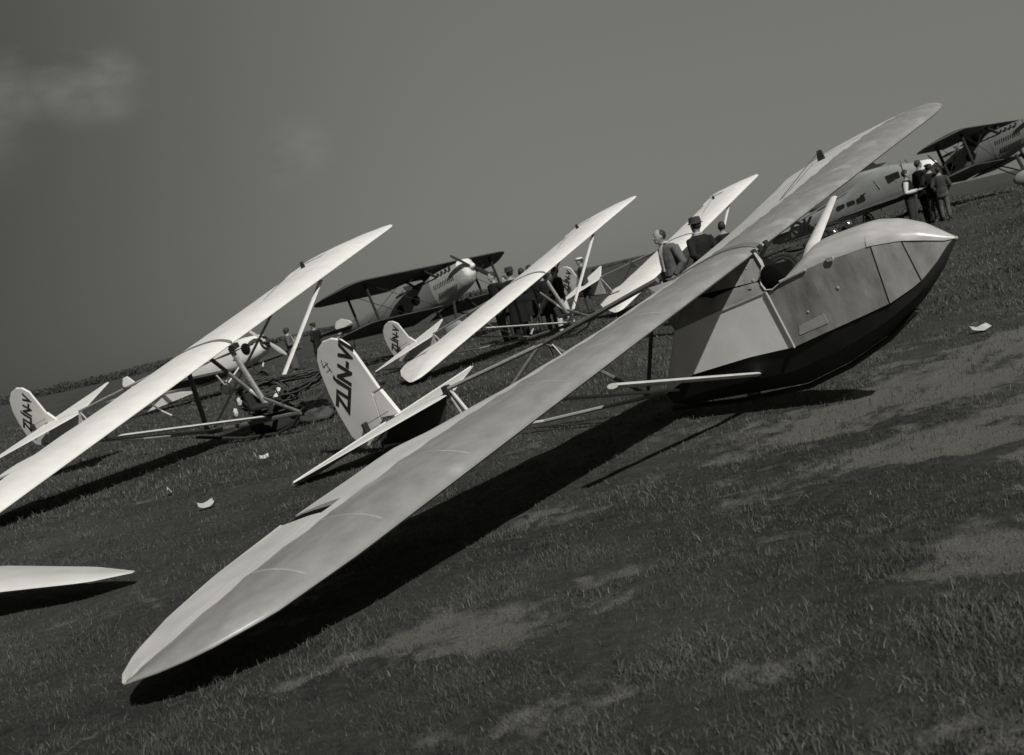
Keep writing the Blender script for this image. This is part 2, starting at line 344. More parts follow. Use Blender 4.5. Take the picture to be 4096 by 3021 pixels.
# ------------------------------------------------------------------ wings
def naca(t, th=.13, cam=.045):
    yt = 5 * th * (.2969 * math.sqrt(max(t, 0)) - .126 * t - .3516 * t * t + .2843 * t ** 3 - .1015 * t ** 4)
    p = .38; yc = cam / p ** 2 * (2 * p * t - t * t) if t < p else cam / (1 - p) ** 2 * ((1 - 2 * p) + 2 * p * t - t * t)
    return yc + yt, yc - yt * .75
def interp(tab, y):
    y = abs(y)
    if y <= tab[0][0]: return tab[0][1]
    for (a, va), (b_, vb) in zip(tab, tab[1:]):
        if y <= b_: return va + (vb - va) * (y - a) / (b_ - a)
    return tab[-1][1]
class Wing:
    def __init__(s, le, te, z, th=.13, cam=.045, sag=.006, rib=.3, inc=0, dih=0, wob=0, slope=0, x0=0, yw=4.5):
        s.inc, s.slope, s.x0, s.yw = inc, slope, x0, yw
        s.le, s.te, s.z, s.th, s.cam, s.sag, s.rib, s.dih, s.wob = le, te, z, th, cam, sag, rib, dih, wob
    def P(s, y, t, up):
        xl, xt = interp(s.le, y), interp(s.te, y); c = max(xl - xt, .02)
        a, b_ = naca(t, s.th, s.cam); z = (a if up else b_) * c
        if up and t > .3: z -= s.sag * abs(math.sin(math.pi * y / s.rib)) * min(1, (t - .3) * 6) * min(1, (1 - t) * 6)
        if s.wob and up: z += s.wob * (mnoise.noise(Vector((y * 2.3, t * 3, 4.1)))) * min(1, t * 8)
        z -= s.inc * max(0, 1 - (abs(y) / s.yw) ** 2) * c * t
        return (xl - c * t, y, s.z + z + s.dih * abs(y) + s.slope * (xl - c * t - s.x0))
    def patch(s, g, y0, y1, t0, t1, ny, off=0, slant=0, nt=9):
        ts = [t0 + (t1 - t0) * (.5 - .5 * math.cos(math.pi * i / nt)) if t0 == 0 else t0 + (t1 - t0) * i / nt for i in range(nt + 1)]
        rings = []
        for i in range(ny + 1):
            y = y0 + (y1 - y0) * i / ny; ring = []
            for tt in ts:
                yy = y + (slant * (tt - t0) if i == 0 else 0)
                p = list(s.P(yy, tt, True)); p[2] += off; ring.append(p)
            for tt in reversed(ts):
                yy = y + (slant * (tt - t0) if i == 0 else 0)
                p = list(s.P(yy, tt, False)); p[2] -= off + .001; ring.append(p)
            rings.append(ring)
        return g.loft(rings)
    def strip(s, g, y, wd, t0, t1, off=.003, nt=16, low=False):
        vs = []; fs = []
        for i in range(nt + 1):
            tt = t0 + (t1 - t0) * i / nt
            for dy in (-wd / 2, wd / 2):
                p = list(s.P(y + dy, tt, not low)); p[2] += -off if low else off; vs.append(p)
            for dy in (wd / 2, -wd / 2):
                p = list(s.P(y + dy, tt, not low)); p[2] += .002 if low else -.002; vs.append(p)
        for i in range(nt):
            a = i * 4
            for k in range(4): fs.append((a + k, a + (k + 1) % 4, a + 4 + (k + 1) % 4, a + 4 + k))
        fs += [(0, 1, 2, 3), (nt * 4, nt * 4 + 1, nt * 4 + 2, nt * 4 + 3)]
        return g.add(vs, fs)
def build_wings(root, W, span, ail, m_nose, m_rear, nose_t, horn_y, tapes, m_tape, hs=1, slot=.1):
    out = []
    for sg in (1, -1):
        g = G(); W.patch(g, sg * .02, sg * (ail - .02), nose_t, 1, 46)
        wing = g.obj('wing', m_rear, root, True); out.append(wing)
        # outer rear panel in front of the aileron
        g = G(); W.patch(g, sg * (ail - .02), sg * span, nose_t, .60, 20, nt=5); g.obj('outer_panel', m_rear, wing, True)
        g = G(); W.patch(g, sg * .02, sg * span, 0, nose_t, 60, off=.0015, nt=10); g.obj('nose_skin', m_nose, wing, True)
        g = G(); W.patch(g, sg * (ail + slot * 1.6), sg * (span - .01), .612, 1.03, 22, slant=-sg * slot * 1.6, nt=5); g.obj('aileron', m_rear, wing, True)
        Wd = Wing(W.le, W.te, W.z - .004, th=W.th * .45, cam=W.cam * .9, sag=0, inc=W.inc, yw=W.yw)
        g = G(); Wd.patch(g, sg * (ail - .10), sg * (ail + slot * 1.7), .5, .95, 6, nt=4); g.obj('gap_shade', M_SHADE, wing)  # dark sheet added to paint shade into the aileron gap
        for ty in tapes:
            g = G(); W.strip(g, sg * ty, .018, .06, nose_t * .97, .003); g.obj('seam_tape', m_tape, wing, True)
        if sg > 0: continue
        # aileron control horn
        g = G(); x, y, z = W.P(sg * horn_y, .7, True)
        g.prism([(x + .07 * hs, z - .01), (x + .05 * hs, z + .17 * hs), (x + .01, z + .2 * hs), (x - .05 * hs, z + .19 * hs), (x - .09 * hs, z - .01)], y - .012, y + .012); g.obj('aileron_horn', M_BLACK, wing)
        g = G(); a = W.P(sg * (horn_y - 1.5), .55, True); g.tube([(x, y, z + .18 * hs), (a[0], a[1], a[2] + .0)], .004, 5); g.obj('control_cable', M_METAL, wing)
    return out

# =================================================================== near glider (enclosed pod)
MA = pose(2.232, 8.557, .011, -.719, .2, .048)
A = thing('glider', 'nearest glider with an enclosed plywood nose pod, its broad grey wing tip on the grass', 'glider', MA)
WA = Wing([(0, 0.0), (4.5, -.01), (5.0, -.06), (5.3, -.20), (5.46, -.36), (5.53, -.47)],
          [(0, -1.12), (4.0, -1.12), (4.6, -1.03), (5.0, -.90), (5.3, -.74), (5.46, -.60), (5.53, -.49)], 1.272, th=.108, cam=.03, wob=.006, sag=.010, inc=.15, yw=3.1)
build_wings(A, WA, 5.53, 3.98, M_PLY, M_CLOTH, .49, 3.3, [1.45, 2.6, 3.55, 4.25, 4.75], M_TAPE, hs=.5, slot=.085)
g = G(); WA.strip(g, 0, .10, 0.01, 1, .010, 24); WA.strip(g, 0, .10, .01, 1, .010, 24, low=True); g.obj('centre_strap', M_BIPLG, A, True)
for yy in (.11, -.11, .0):
    g = G(); p = WA.P(yy, .03, True); g.box((p[0] + .01, yy, p[2] - .03), (.07, .05, .045)); g.obj('root_fitting', M_BLACK, A)

HWX = [(-1.1, .25), (.45, .265), (.7, .25), (.9, .22), (1.08, .165), (1.22, .105), (1.32, .05), (1.385, .008)]
def hw(x):
    if x <= HWX[0][0]: return HWX[0][1]
    for (a, va), (b_, vb) in zip(HWX, HWX[1:]):
        if x <= b_: return va + (vb - va) * (x - a) / (b_ - a)
    return .008
def side_panel(name, poly, m, parent, sg, off=0.0, cut=.07, thick=.008, label=None, taper=0):
    """a curved plywood or fabric skin cut to an outline in the side view"""
    bm = bmesh.new(); vs = [bm.verts.new((p[0], 0, p[1])) for p in poly]; bm.faces.new(vs)
    bmesh.ops.triangulate(bm, faces=bm.faces)
    xs = [p[0] for p in poly]; k = math.ceil(min(xs) / cut)
    while k * cut < max(xs):
        bmesh.ops.bisect_plane(bm, geom=bm.verts[:] + bm.edges[:] + bm.faces[:], plane_co=(k * cut, 0, 0), plane_no=(1, 0, 0)); k += 1
    bm.verts.ensure_lookup_table(); top = [(v.co.x, v.co.z) for v in bm.verts]
    faces = [tuple(v.index for v in f.verts) for f in bm.faces]; edges = [(e.verts[0].index, e.verts[1].index) for e in bm.edges if e.is_boundary]; bm.verts.index_update()
    bm.verts.ensure_lookup_table(); bm.faces.ensure_lookup_table()
    faces = [tuple(v.index for v in f.verts) for f in bm.faces]; edges = [(e.verts[0].index, e.verts[1].index) for e in bm.edges if e.is_boundary]
    n = len(top)
    tp = lambda z: taper * max(0, min(1, (z - 1.0) / .27))
    V = [(x - .55 * tp(z), sg * (hw(x) + off - tp(z)), z) for x, z in top] + [(x - .55 * tp(z), sg * max(hw(x) + off - tp(z) - thick, .001), z) for x, z in top]
    Fc = [f for f in faces] + [tuple(i + n for i in reversed(f)) for f in faces] + [(a, b_, b_ + n, a + n) for a, b_ in edges]
    bm.free()
    o = raw(name, V, Fc, m, parent, True, None, True, 35)
    if label: o['label'] = label
    return o
nose_poly = [(.13, .54), (.4, .6), (.7, .66), (.92, .705), (.97, 1.118), (.9, 1.13), (.76, 1.12), (.56, 1.11), (.4, 1.08), (.22, 1.04), (.13, 1.0), (.075, .99)]
nose_poly = [(.13, .54), (.4, .6), (.7, .66), (.90, .70), (.90, 1.13), (.76, 1.12), (.56, 1.11), (.4, 1.08), (.22, 1.04), (.15, .995), (.07, .99)]
nose2 = [(.905, .70), (1.07, .76), (1.13, .79), (1.09, 1.10), (.905, 1.128)]
nose3 = [(1.135, .792), (1.16, .81), (1.25, .88), (1.33, .96), (1.375, .992), (1.30, 1.015), (1.22, 1.05), (1.095, 1.098)]
RIM = [(-.03, .115, 1.285), (.012, .124, 1.263), (.047, .155, 1.206), (.066, .178, 1.168), (.049, .192, 1.139), (.034, .213, 1.10), (.039, .24, 1.053), (.069, .264, 1.011), (.126, .268, 1.003), (.18, .268, 1.028), (.234, .268, 1.05), (.295, .268, 1.064)]
tq = lambda z: .15 * max(0, min(1, (z - 1.0) / .27))
ply_up = [(-.9, 1.22)] + [(x + .55 * tq(z), z) for x, y, z in RIM[1:8]] + [(.06, .998), (-.35, .94), (-.80, .865), (-.67, 1.02)]
_old = [(-.9, 1.22), (.09, 1.26), (.115, 1.22), (.13, 1.19), (.085, 1.17), (.06, 1.12), (.055, 1.06), (.075, 1.02), (.06, .998), (-.35, .94), (-.80, .865), (-.67, 1.02)]
fab = [(-1.1, .36), (-.78, .48), (-.24, .53), (.125, .54), (.062, .995), (-.35, .937), (-.80, .862), (-.87, .72)]
for sg in (1, -1):
    side_panel('side_panel', nose_poly, M_PLYS, A, sg)
    side_panel('side_panel', nose2, M_PLYS, A, sg, .002)
    side_panel('side_panel', nose3, M_PLYS, A, sg, -.002)
    side_panel('pylon_skin', ply_up, M_PLYS, A, sg, .0, taper=.15) if sg > 0 else side_panel('pylon_skin', [(-.9, 1.2), (-.12, 1.2), (-.12, .975), (-.35, .94), (-.80, .865), (-.67, 1.02)], M_PLYS, A, sg, .0, taper=.15)
    side_panel('side_fabric', fab, M_FAB2, A, sg, .0, label='pale fabric panel of the pod side')
    g = G(); g.tube([(.135, sg * .268, .538), (.068, sg * .268, .998)], .009, 6); g.obj('seam_strip', M_RIM, A)
    g = G(); g.tube([(-.8, sg * .262, .862), (-.35, sg * .266, .94), (.062, sg * .268, .998)], .004, 5); g.obj('seam_strip', M_RIM, A)
    g = G(); g.tube([(.905, sg * .221, .70), (.905, sg * .221, 1.13)], .003, 5); g.obj('frame_seam', M_BLACK, A)
    g = G(); g.tube([(1.132, sg * .146, .79), (1.092, sg * .162, 1.098)], .003, 5); g.obj('frame_seam', M_BLACK, A)
    if sg > 0:
        g = G(); g.tube([(x, sg * y, z) for x, y, z in RIM], [.006, .013, .018, .014] + [.007] * 8, 6); g.obj('opening_rim', M_RIM, A, True)
        g = G(); g.ell((.142, .236, 1.092), (.094, .014, .090), 24, 14); g.obj('side_opening_shade', M_SHADE, A, True)  # solid black oval painted as the shade inside the opening
    g = G(); g.tube([(.2, sg * .268, 1.045), (.42, sg * .268, 1.087)], [.011, .011], 6); g.obj('cockpit_rim', M_RIM, A, True)
# light repair patch on the near side
side_panel('repair_patch', [(.205, .622), (.225, .69), (.44, .74), (.452, .668)], M_RIM, A, 1, .003, thick=.003)
for (x, z, r) in [(.0, 1.1, .016), (.6, .90, .014), (-.02, 1.2, .01), (.33, .78, .009)]:
    g = G(); g.ell((x, hw(x) + .002, z), (r, .003, r)); g.obj('scuffed_spot', M_RIM, A, True)
# belly, V shaped, with keel; black colour stands in for its shade
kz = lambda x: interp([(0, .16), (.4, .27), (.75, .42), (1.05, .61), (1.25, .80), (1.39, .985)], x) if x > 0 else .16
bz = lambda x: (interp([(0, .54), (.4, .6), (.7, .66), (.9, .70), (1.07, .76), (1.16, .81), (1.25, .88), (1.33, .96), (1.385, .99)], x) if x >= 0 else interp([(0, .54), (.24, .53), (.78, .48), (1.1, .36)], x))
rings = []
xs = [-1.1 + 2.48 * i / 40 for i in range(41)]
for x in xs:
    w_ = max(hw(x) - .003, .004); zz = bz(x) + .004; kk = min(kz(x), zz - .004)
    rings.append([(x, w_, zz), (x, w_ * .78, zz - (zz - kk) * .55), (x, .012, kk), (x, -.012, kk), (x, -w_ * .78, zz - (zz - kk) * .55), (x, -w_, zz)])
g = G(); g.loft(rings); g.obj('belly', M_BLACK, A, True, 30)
g = G(); g.tube([(-1.25, 0, .14), (-.6, 0, .11), (0, 0, .13), (.38, 0, .235), (.72, 0, .38), (.98, 0, .55)], .022, 6, flat=(1, 1.4)); g.obj('skid', M_BLACK, A, True)
# decks
crz = lambda x: interp([(0, 1.04), (.24, 1.075), (.43, 1.195), (.51, 1.21), (.71, 1.23), (.84, 1.24), (1.03, 1.205), (1.19, 1.14), (1.3, 1.06), (1.388, .993)], x)
tpz = lambda x: interp([(0, 1.06), (.22, 1.04), (.4, 1.08), (.56, 1.11), (.76, 1.12), (.9, 1.13), (1.09, 1.10), (1.22, 1.05), (1.33, 1.0), (1.385, .99)], x)
def deck(name, x0, x1, m, grow):
    rings = []; n = 18
    for i in range(n + 1):
        x = x0 + (x1 - x0) * i / n; w_ = hw(x) + grow; a = tpz(x); c = max(crz(x), a + .003) + grow; ring = []
        for k in range(13):
            th = math.pi * k / 12; ring.append((x, w_ * math.cos(th), a + (c - a) * math.sin(th) ** .8))
        for k in range(12, -1, -1):
            th = math.pi * k / 12; ring.append((x, max(w_ - .01, .001) * math.cos(th), a - .004 + (c - a - .008) * max(math.sin(th), 0) ** .8))
        rings.append(ring)
    g = G(); g.loft(rings); return g.obj(name, m, A, True, 50)
deck('coaming', .24, .885, M_DECK, .001)
deck('nose_cap', .88, 1.385, M_DECK, .006)
g = G(); g.ell((1.385, 0, .988), (.018, .012, .014)); g.obj('tow_hook', M_RIM, A, True)
g = G(); g.box((.62, .268, 1.12), (.05, .012, .03)); g.obj('catch', M_RIM, A)
# cockpit
g = G(); g.loft([[(x, -w2, .86), (x, w2, .86), (x, w2, 1.02), (x, w2 * .55, 1.0 + h2), (x, -w2 * .55, 1.0 + h2), (x, -w2, 1.02)] for x, w2, h2 in [(-.8, .20, .2), (-.2, .19, .2), (-.01, .14, .17), (.04, .11, .12)]]); g.obj('pylon_shade_block', M_SHADE, A)  # black block added to read as the pylon's inner shade
g = G(); g.box((.25, 0, .82), (.34, .48, .05)); g.obj('seat', M_SHADE, A)
g = G(); g.box((-.36, 0, .80), (.9, .44, .56)); g.obj('pylon_shade_box', M_SHADE, A)  # black box added so the pylon hollow looks shaded
g = G(); g.tube([(.5, 0, .8), (.47, 0, 1.13)], .012, 6); g.obj('control_stick', M_BLACK, A)
# struts
def strut(root, a, b_, r, m, name='strut', fl=(1.7, .8), ends=True):
    g = G(); g.tube([a, b_], r, 8, flat=fl); o = g.obj(name, m, root, True); return o
strut(A, (-.27, .21, .37), (.12, 2.45, 1.19), .022, M_STRUT)
g = G(); g.tube([(.12, -.22, .86), (.06, -.70, 1.04), (0, -1.5, 1.23)], [.062, .046, .026], 8, flat=(1.3, .6)); g.obj('fairing_strut', M_STRUT, A, True)
strut(A, (-1.0, .15, .34), (-.78, 2.45, 1.22), .016, M_WOOD)
strut(A, (-1.0, -.15, .34), (-.78, -2.45, 1.22), .016, M_WOOD)
# open rear truss; dark wood on forward members paints in the wing's shade
strut(A, (-.95, 0, 1.24), (-2.3, 0, .95), .022, M_WOODD, 'upper_boom', (1, 1)); strut(A, (-2.3, 0, .95), (-3.68, 0, .73), .021, M_WOOD, 'upper_boom', (1, 1))
strut(A, (-1.05, 0, .30), (-2.64, 0, .235), .018, M_WOOD, 'lower_boom', (1, 1)); strut(A, (-2.64, 0, .235), (-4.85, 0, .28), .016, M_STRUT, 'lower_boom', (1, 1))
for a, b_, m_ in [((-2.28, 0, .95), (-1.45, 0, .30), M_WOODD), ((-2.38, 0, .93), (-3.45, 0, .25), M_WOOD), ((-3.66, 0, .70), (-3.55, 0, .25), M_WOOD), ((-3.62, 0, .72), (-3.42, 0, .25), M_STRUT), ((-1.0, 0, 1.2), (-1.45, 0, .30), M_WOODD)]:
    strut(A, a, b_, .018, m_, 'diagonal', (1, 1))
g = G(); g.box((-2.32, 0, .90), (.12, .03, .16)); g.obj('gusset', M_WOODD, A)
g = G(); g.tube([(-2.2, 0.02, .93), (-2.1, .06, .80)], .006, 5); g.tube([(-2.1, .06, .80), (-1.9, .06, .70)], .02, 6); g.obj('hanging_tag', M_STRUT, A)

def tail(root, tsl, z0, apex, ht, xt, rud, m_r, m_s, m_p, letters, ts, tpos, emblem, finrect, web):
    # delta tailplane
    tw = Wing([(0, apex), (.12, apex - .02), (ht - .05, xt + .03), (ht, xt - .02)], [(0, xt - .02), (ht - .25, xt - .02), (ht, xt - .035)], z0, th=.05, cam=.0, sag=0, slope=tsl, x0=xt)
    for sg in (1, -1):
        g = G(); tw.patch(g, sg * .01, sg * ht, 0, 1, 24); tp = g.obj('tailplane', m_s, root, True)
        rr = []
        for i in range(13):
            yy = sg * (.07 + (ht - .09) * i / 12); c = .30 * min(1, (ht - abs(yy)) / .3 + .02); zz = z0 - .0
            rr.append([(xt - .03, yy, zz + .008), (xt - .03 - c * .9, yy, zz - c * .45 + .003), (xt - .03 - c * .9, yy, zz - c * .45 - .003), (xt - .03, yy, zz - .012)])
        g = G(); g.loft(rr); g.obj('elevator', m_s, root)
    fin = G(); fin.prism(finrect, -.022, .022); fo = fin.obj('fin', m_s, root)
    rr = G(); rr.prism(rud, -.018, .018); ro = rr.obj('rudder', m_r, root)
    bv = ro.modifiers.new('b', 'BEVEL'); bv.width = .012; bv.segments = 2
    part_text('lettering', letters, ts, basis((.576, 0, .817), (-.817, 0, .576), (tpos[0], -.0195, tpos[1])), ro, offset=.010, shear=.12, spacing=1.02, ext=.0015, sx=.92)
    part_text('lettering', letters, ts, basis((-.576, 0, -.817), (-.817, 0, .576), (tpos[0], .0195, tpos[1])), ro, offset=.010, shear=.12, spacing=1.02, ext=.0015, sx=.92)
    if emblem:
        ex, ez = emblem
        g = G()
        for a, b_ in [((-.03, .10), (-.045, .02)), ((-.05, .02), (.05, .045)), ((.02, .07), (.03, .0)), ((.03, .0), (.05, -.06)), ((-.045, .02), (-.02, .012)), ((-.03, -.045), (.05, -.02))]:
            g.tube([(ex + a[0], .0195, ez + a[1]), (ex + b_[0], .0195, ez + b_[1])], .003, 5)
        g.obj('painted_mark', M_INK, ro)
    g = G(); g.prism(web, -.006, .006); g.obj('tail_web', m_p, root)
    g = G(); g.box((xt - .38, 0.05, z0 - .02), (.03, .07, .10)); g.obj('rudder_horn', M_BLACK, root)
    g = G(); g.tube([(xt - .36, .06, z0 + .01), (xt + .05, .05, z0 + .10)], .004, 5); g.obj('control_cable', M_METAL, root)
    g = G(); g.tube([(xt - .1, 0, web[-1][1]), (xt - .35, 0, web[-1][1] - .13), (xt - .45, 0, web[-1][1] - .15)], .02, 6); g.obj('tail_skid', M_WOODD, root, True)
rudA = [(-5.06, .31), (-5.17, .33), (-5.27, .45), (-5.32, .75), (-5.325, 1.0), (-5.31, 1.22), (-5.27, 1.37), (-5.19, 1.47), (-5.07, 1.53), (-4.93, 1.54), (-4.80, 1.50), (-4.72, 1.42), (-4.67, 1.30), (-4.55, .90), (-4.67, .87), (-4.72, .56), (-4.88, .42)]
tail(A, .14, .555, -3.66, 1.43, -4.57, rudA, M_WHITE, M_WHITE, M_BIPL, 'ZLÍN-VI', .27, (-4.965, 1.095), (-5.17, 1.25), [(-4.545, .885), (-4.66, .86), (-4.70, .60), (-4.42, .60)],  # web gets dark fabric in place of the tailplane's shade
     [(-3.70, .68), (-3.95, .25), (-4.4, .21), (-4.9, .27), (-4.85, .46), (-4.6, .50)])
g = G(); g.box((-3.67, 0, .71), (.07, .06, .12)); g.obj('tail_fitting', M_BLACK, A)

# =================================================================== open-frame gliders
GR = 'white open-frame training gliders resting on one wing tip'
PB = (-3.6202, 16.5856, -.0558, -.5274, .2971, -.0246); PC = (1.526, 24.6075, -.0561, -.6676, .2856, .0512); PD = (6.3757, 32.5052, .0795, -.6881, .3017, -.0026)
B = thing('glider', 'leftmost white open-frame glider, its near wing running out of the left edge', 'glider', pose(*PB), GR)
WV = Wing([(0, 0.02), (4.6, .02), (4.82, -.0), (4.93, -.06), (4.98, -.14)],
          [(0, -1.13), (2.9, -1.13), (3.05, -1.22), (3.8, -1.22), (4.1, -1.10), (4.45, -.80), (4.8, -.40), (4.98, -.17)], 1.60, th=.10, cam=.035, wob=.006, sag=.005, inc=.03)
build_wings(B, WV, 4.97, 3.55, M_WHITE, M_WHITE, .3, 3.15, [], M_TAPE, hs=.55)
g = G(); WV.strip(g, 0, .07, 0.01, 1, .010, 24); WV.strip(g, 0, .07, .01, 1, .010, 24, low=True); g.obj('centre_strap', M_BIPLG, B, True)
g = G(); g.box((.03, 0, 1.55), (.10, .12, .07)); g.obj('root_fitting', M_BLACK, B)
for a, b_, r, m_, nm in [((-.05, 0, 1.54), (.12, 0, .62), .045, M_WOOD, 'pylon_post'), ((-.55, 0, 1.5), (-.05, 0, .85), .035, M_WOODD, 'pylon_post'), ((-.05, 0, .85), (.22, 0, .55), .032, M_STRUT, 'pylon_post'),
                        ((-1.0, 0, 1.5), (-1.22, 0, .3), .045, M_WOODD, 'rear_post'), ((-1.0, 0, 1.5), (-2.45, 0, 1.22), .022, M_WOOD, 'upper_boom'), ((-2.45, 0, 1.22), (-3.72, 0, .97), .020, M_WOOD, 'upper_boom'),
                        ((.68, 0, .38), (-1.22, 0, .27), .035, M_WOODD, 'keel'), ((-1.22, 0, .28), (-2.6, 0, .33), .020, M_WOOD, 'lower_boom'), ((-2.6, 0, .33), (-4.9, 0, .50), .018, M_WOODD, 'lower_boom'),
                        ((-1.25, 0, .3), (-1.95, 0, .75), .016, M_STRUT, 'diagonal'), ((-1.95, 0, .75), (-2.4, 0, 1.2), .016, M_WOODD, 'diagonal'), ((-2.42, 0, 1.2), (-3.3, 0, .38), .016, M_WOODD, 'diagonal'),
                        ((-3.7, 0, .95), (-3.45, 0, .40), .016, M_STRUT, 'diagonal'), ((-3.72, 0, .95), (-3.9, 0, .43), .016, M_STRUT, 'diagonal'),
                        ((.02, 0, .75), (.68, 0, .38), .03, M_WOODD, 'diagonal')]:
    strut(B, a, b_, r, m_, nm, (1, .7))
g = G(); g.box((-2.42, 0, 1.14), (.14, .03, .2)); g.obj('gusset', M_WOODD, B)
for sg in (1, -1):
    strut(B, (.05, sg * .06, .42), (-.12, sg * 2.55, 1.53), .026, M_STRUT)
    strut(B, (-1.1, sg * .06, .33), (-.9, sg * 2.55, 1.53), .018, M_WOOD)
g = G(); g.tube([(-1.5, 0, .22), (-.6, 0, .10), (.1, 0, .10), (.45, 0, .20), (.66, 0, .36)], .022, 6, flat=(1, 1.5)); g.obj('skid', M_BLACK, B, True)
g = G(); g.box((.12, 0, .60), (.34, .30, .035)); g.box((-.06, 0, .72), (.035, .30, .22)); g.obj('seat', M_BLACK, B)
g = G(); g.tube([(.45, 0, .45), (.42, 0, .85)], .012, 6); g.obj('control_stick', M_BLACK, B)
rudV = [(-4.95, .47), (-5.12, .52), (-5.22, .70), (-5.25, .95), (-5.24, 1.18), (-5.17, 1.38), (-5.03, 1.51), (-4.86, 1.57), (-4.72, 1.55), (-4.60, 1.46), (-4.56, 1.33), (-4.47, 1.05), (-4.52, .93), (-4.60, .80), (-4.8, .6)]
tail(B, .08, .87, -3.74, 1.46, -4.52, rudV, M_WHITE, M_WHITE, M_WHITE, 'ZLÍN-V', .25, (-4.90, 1.09), None, [(-4.46, 1.05), (-4.51, .93), (-4.54, .84), (-4.30, .88)],
     [(-3.76, .93), (-3.72, .40), (-4.35, .42), (-4.85, .50), (-4.7, .8)])
Cg = copy_tree(B); Cg.matrix_world = pose(*PC); Cg['label'] = 'middle white open-frame glider with a dark-coated crowd standing behind its wing'
Dg = copy_tree(B); Dg.matrix_world = pose(*PD); Dg['label'] = 'farthest white open-frame glider, partly hidden behind the near grey wing and two men'

# wing tip of one more glider at the lower left
def pw(u, v, Y):
    d = pxdir(u / 4, v / 4); return Vector((0, 0, CAMH)) + d * (Y / d.y)
def gp(u, v, z=0):
    d = pxdir(u / 4, v / 4); return Vector((0, 0, CAMH)) + d * ((z - CAMH) / d.z)
FLIP[0] = False
tipv = gp(535, 2288, .10); inv = gp(60, 2335, .20)
ax = (inv - tipv).normalized(); bx = Vector((-ax.y, ax.x, 0)).normalized()
if bx.y > 0: bx = -bx
L5 = thing('glider_wing', 'pointed pale wing tip lying low on the grass at the left edge', 'glider wing')
W5 = Wing([(0, 0), (3.2, 0), (4.2, -.05), (4.45, -.2)], [(0, -.9), (3.3, -.85), (4.1, -.5), (4.45, -.25)], 0, th=.10, cam=.03)
g = G(); W5.patch(g, 0.0, 4.45, 0, 1, 40, nt=14); wo5 = g.obj('wing', M_CLOTH, L5, True)
zc = Vector((0, 0, 1)); yl = -ax; xl = bx; zl = xl.cross(yl)
if zl.z < 0: xl = -xl; zl = xl.cross(yl)
mw5 = Matrix(((xl.x, yl.x, zl.x, 0), (xl.y, yl.y, zl.y, 0), (xl.z, yl.z, zl.z, 0), (0, 0, 0, 1)))
tl = Vector((-.22, 4.45, 0)); L5.matrix_world = Matrix.Translation(tipv - mw5 @ tl) @ mw5
FLIP[0] = True

# =================================================================== powered aircraft
def fus(g, secs, n=20, e=2.6):
    rings = []
    for x, zb, zt, w_ in secs:
        c = (zb + zt) / 2; h_ = (zt - zb) / 2; ring = []
        for k in range(n):
            a = 2 * math.pi * k / n; ca_, sa = math.cos(a), math.sin(a)
            ring.append((x, w_ * math.copysign(abs(ca_) ** (2 / e), ca_), c + h_ * math.copysign(abs(sa) ** (2 / e), sa)))
        rings.append(ring)
    return g.loft(rings)
def wheel(root, c, R, spat=None, wdt=.07):
    g = G(); g.torus(c, R - wdt / 2, wdt / 2, 'y', 24, 8); wo = g.obj('wheel', M_RUB, root, True)
    g = G(); g.tube([(c[0], c[1] - .02, c[2]), (c[0], c[1] + .02, c[2])], R * .6, 16); g.obj('rim', M_METAL, wo)
    if spat:
        g = G(); g.ell((c[0] - .05, c[1], c[2] + R * .55), (R * 1.5, .11, R * .85), 16, 10); g.obj('wheel_spat', spat, root, True)
def prop(root, c, R, ang, m, spin=None, bl=2, wd=.085):
    g = G()
    for k in range(bl):
        a = ang + k * 2 * math.pi / bl; d = (0, math.cos(a), math.sin(a)); e = (0, -math.sin(a), math.cos(a))
        rr = []
        for i in range(9):
            t_ = i / 8; r = .05 + (R - .05) * t_; w_ = wd * (.55 + 1.1 * t_ - 1.25 * t_ ** 3 + .0) + .004; tw = .9 - .6 * t_
            q = [(-.012, -w_), (.012, -w_ * .5), (.014, w_ * .5), (-.008, w_)]
            ring = []
            for hx, hy in q:
                X = hx * math.cos(tw) - hy * math.sin(tw) * .6; Yy = hx * math.sin(tw) + hy * math.cos(tw)
                ring.append((c[0] + X, c[1] + d[1] * r + e[1] * Yy, c[2] + d[2] * r + e[2] * Yy))
            rr.append(ring)
        g.loft(rr)
    po = g.obj('propeller', m, root, True)
    g = G(); g.ell(c, (.12, .09, .09), 14, 8); g.obj('propeller_hub', spin or m, po, True)

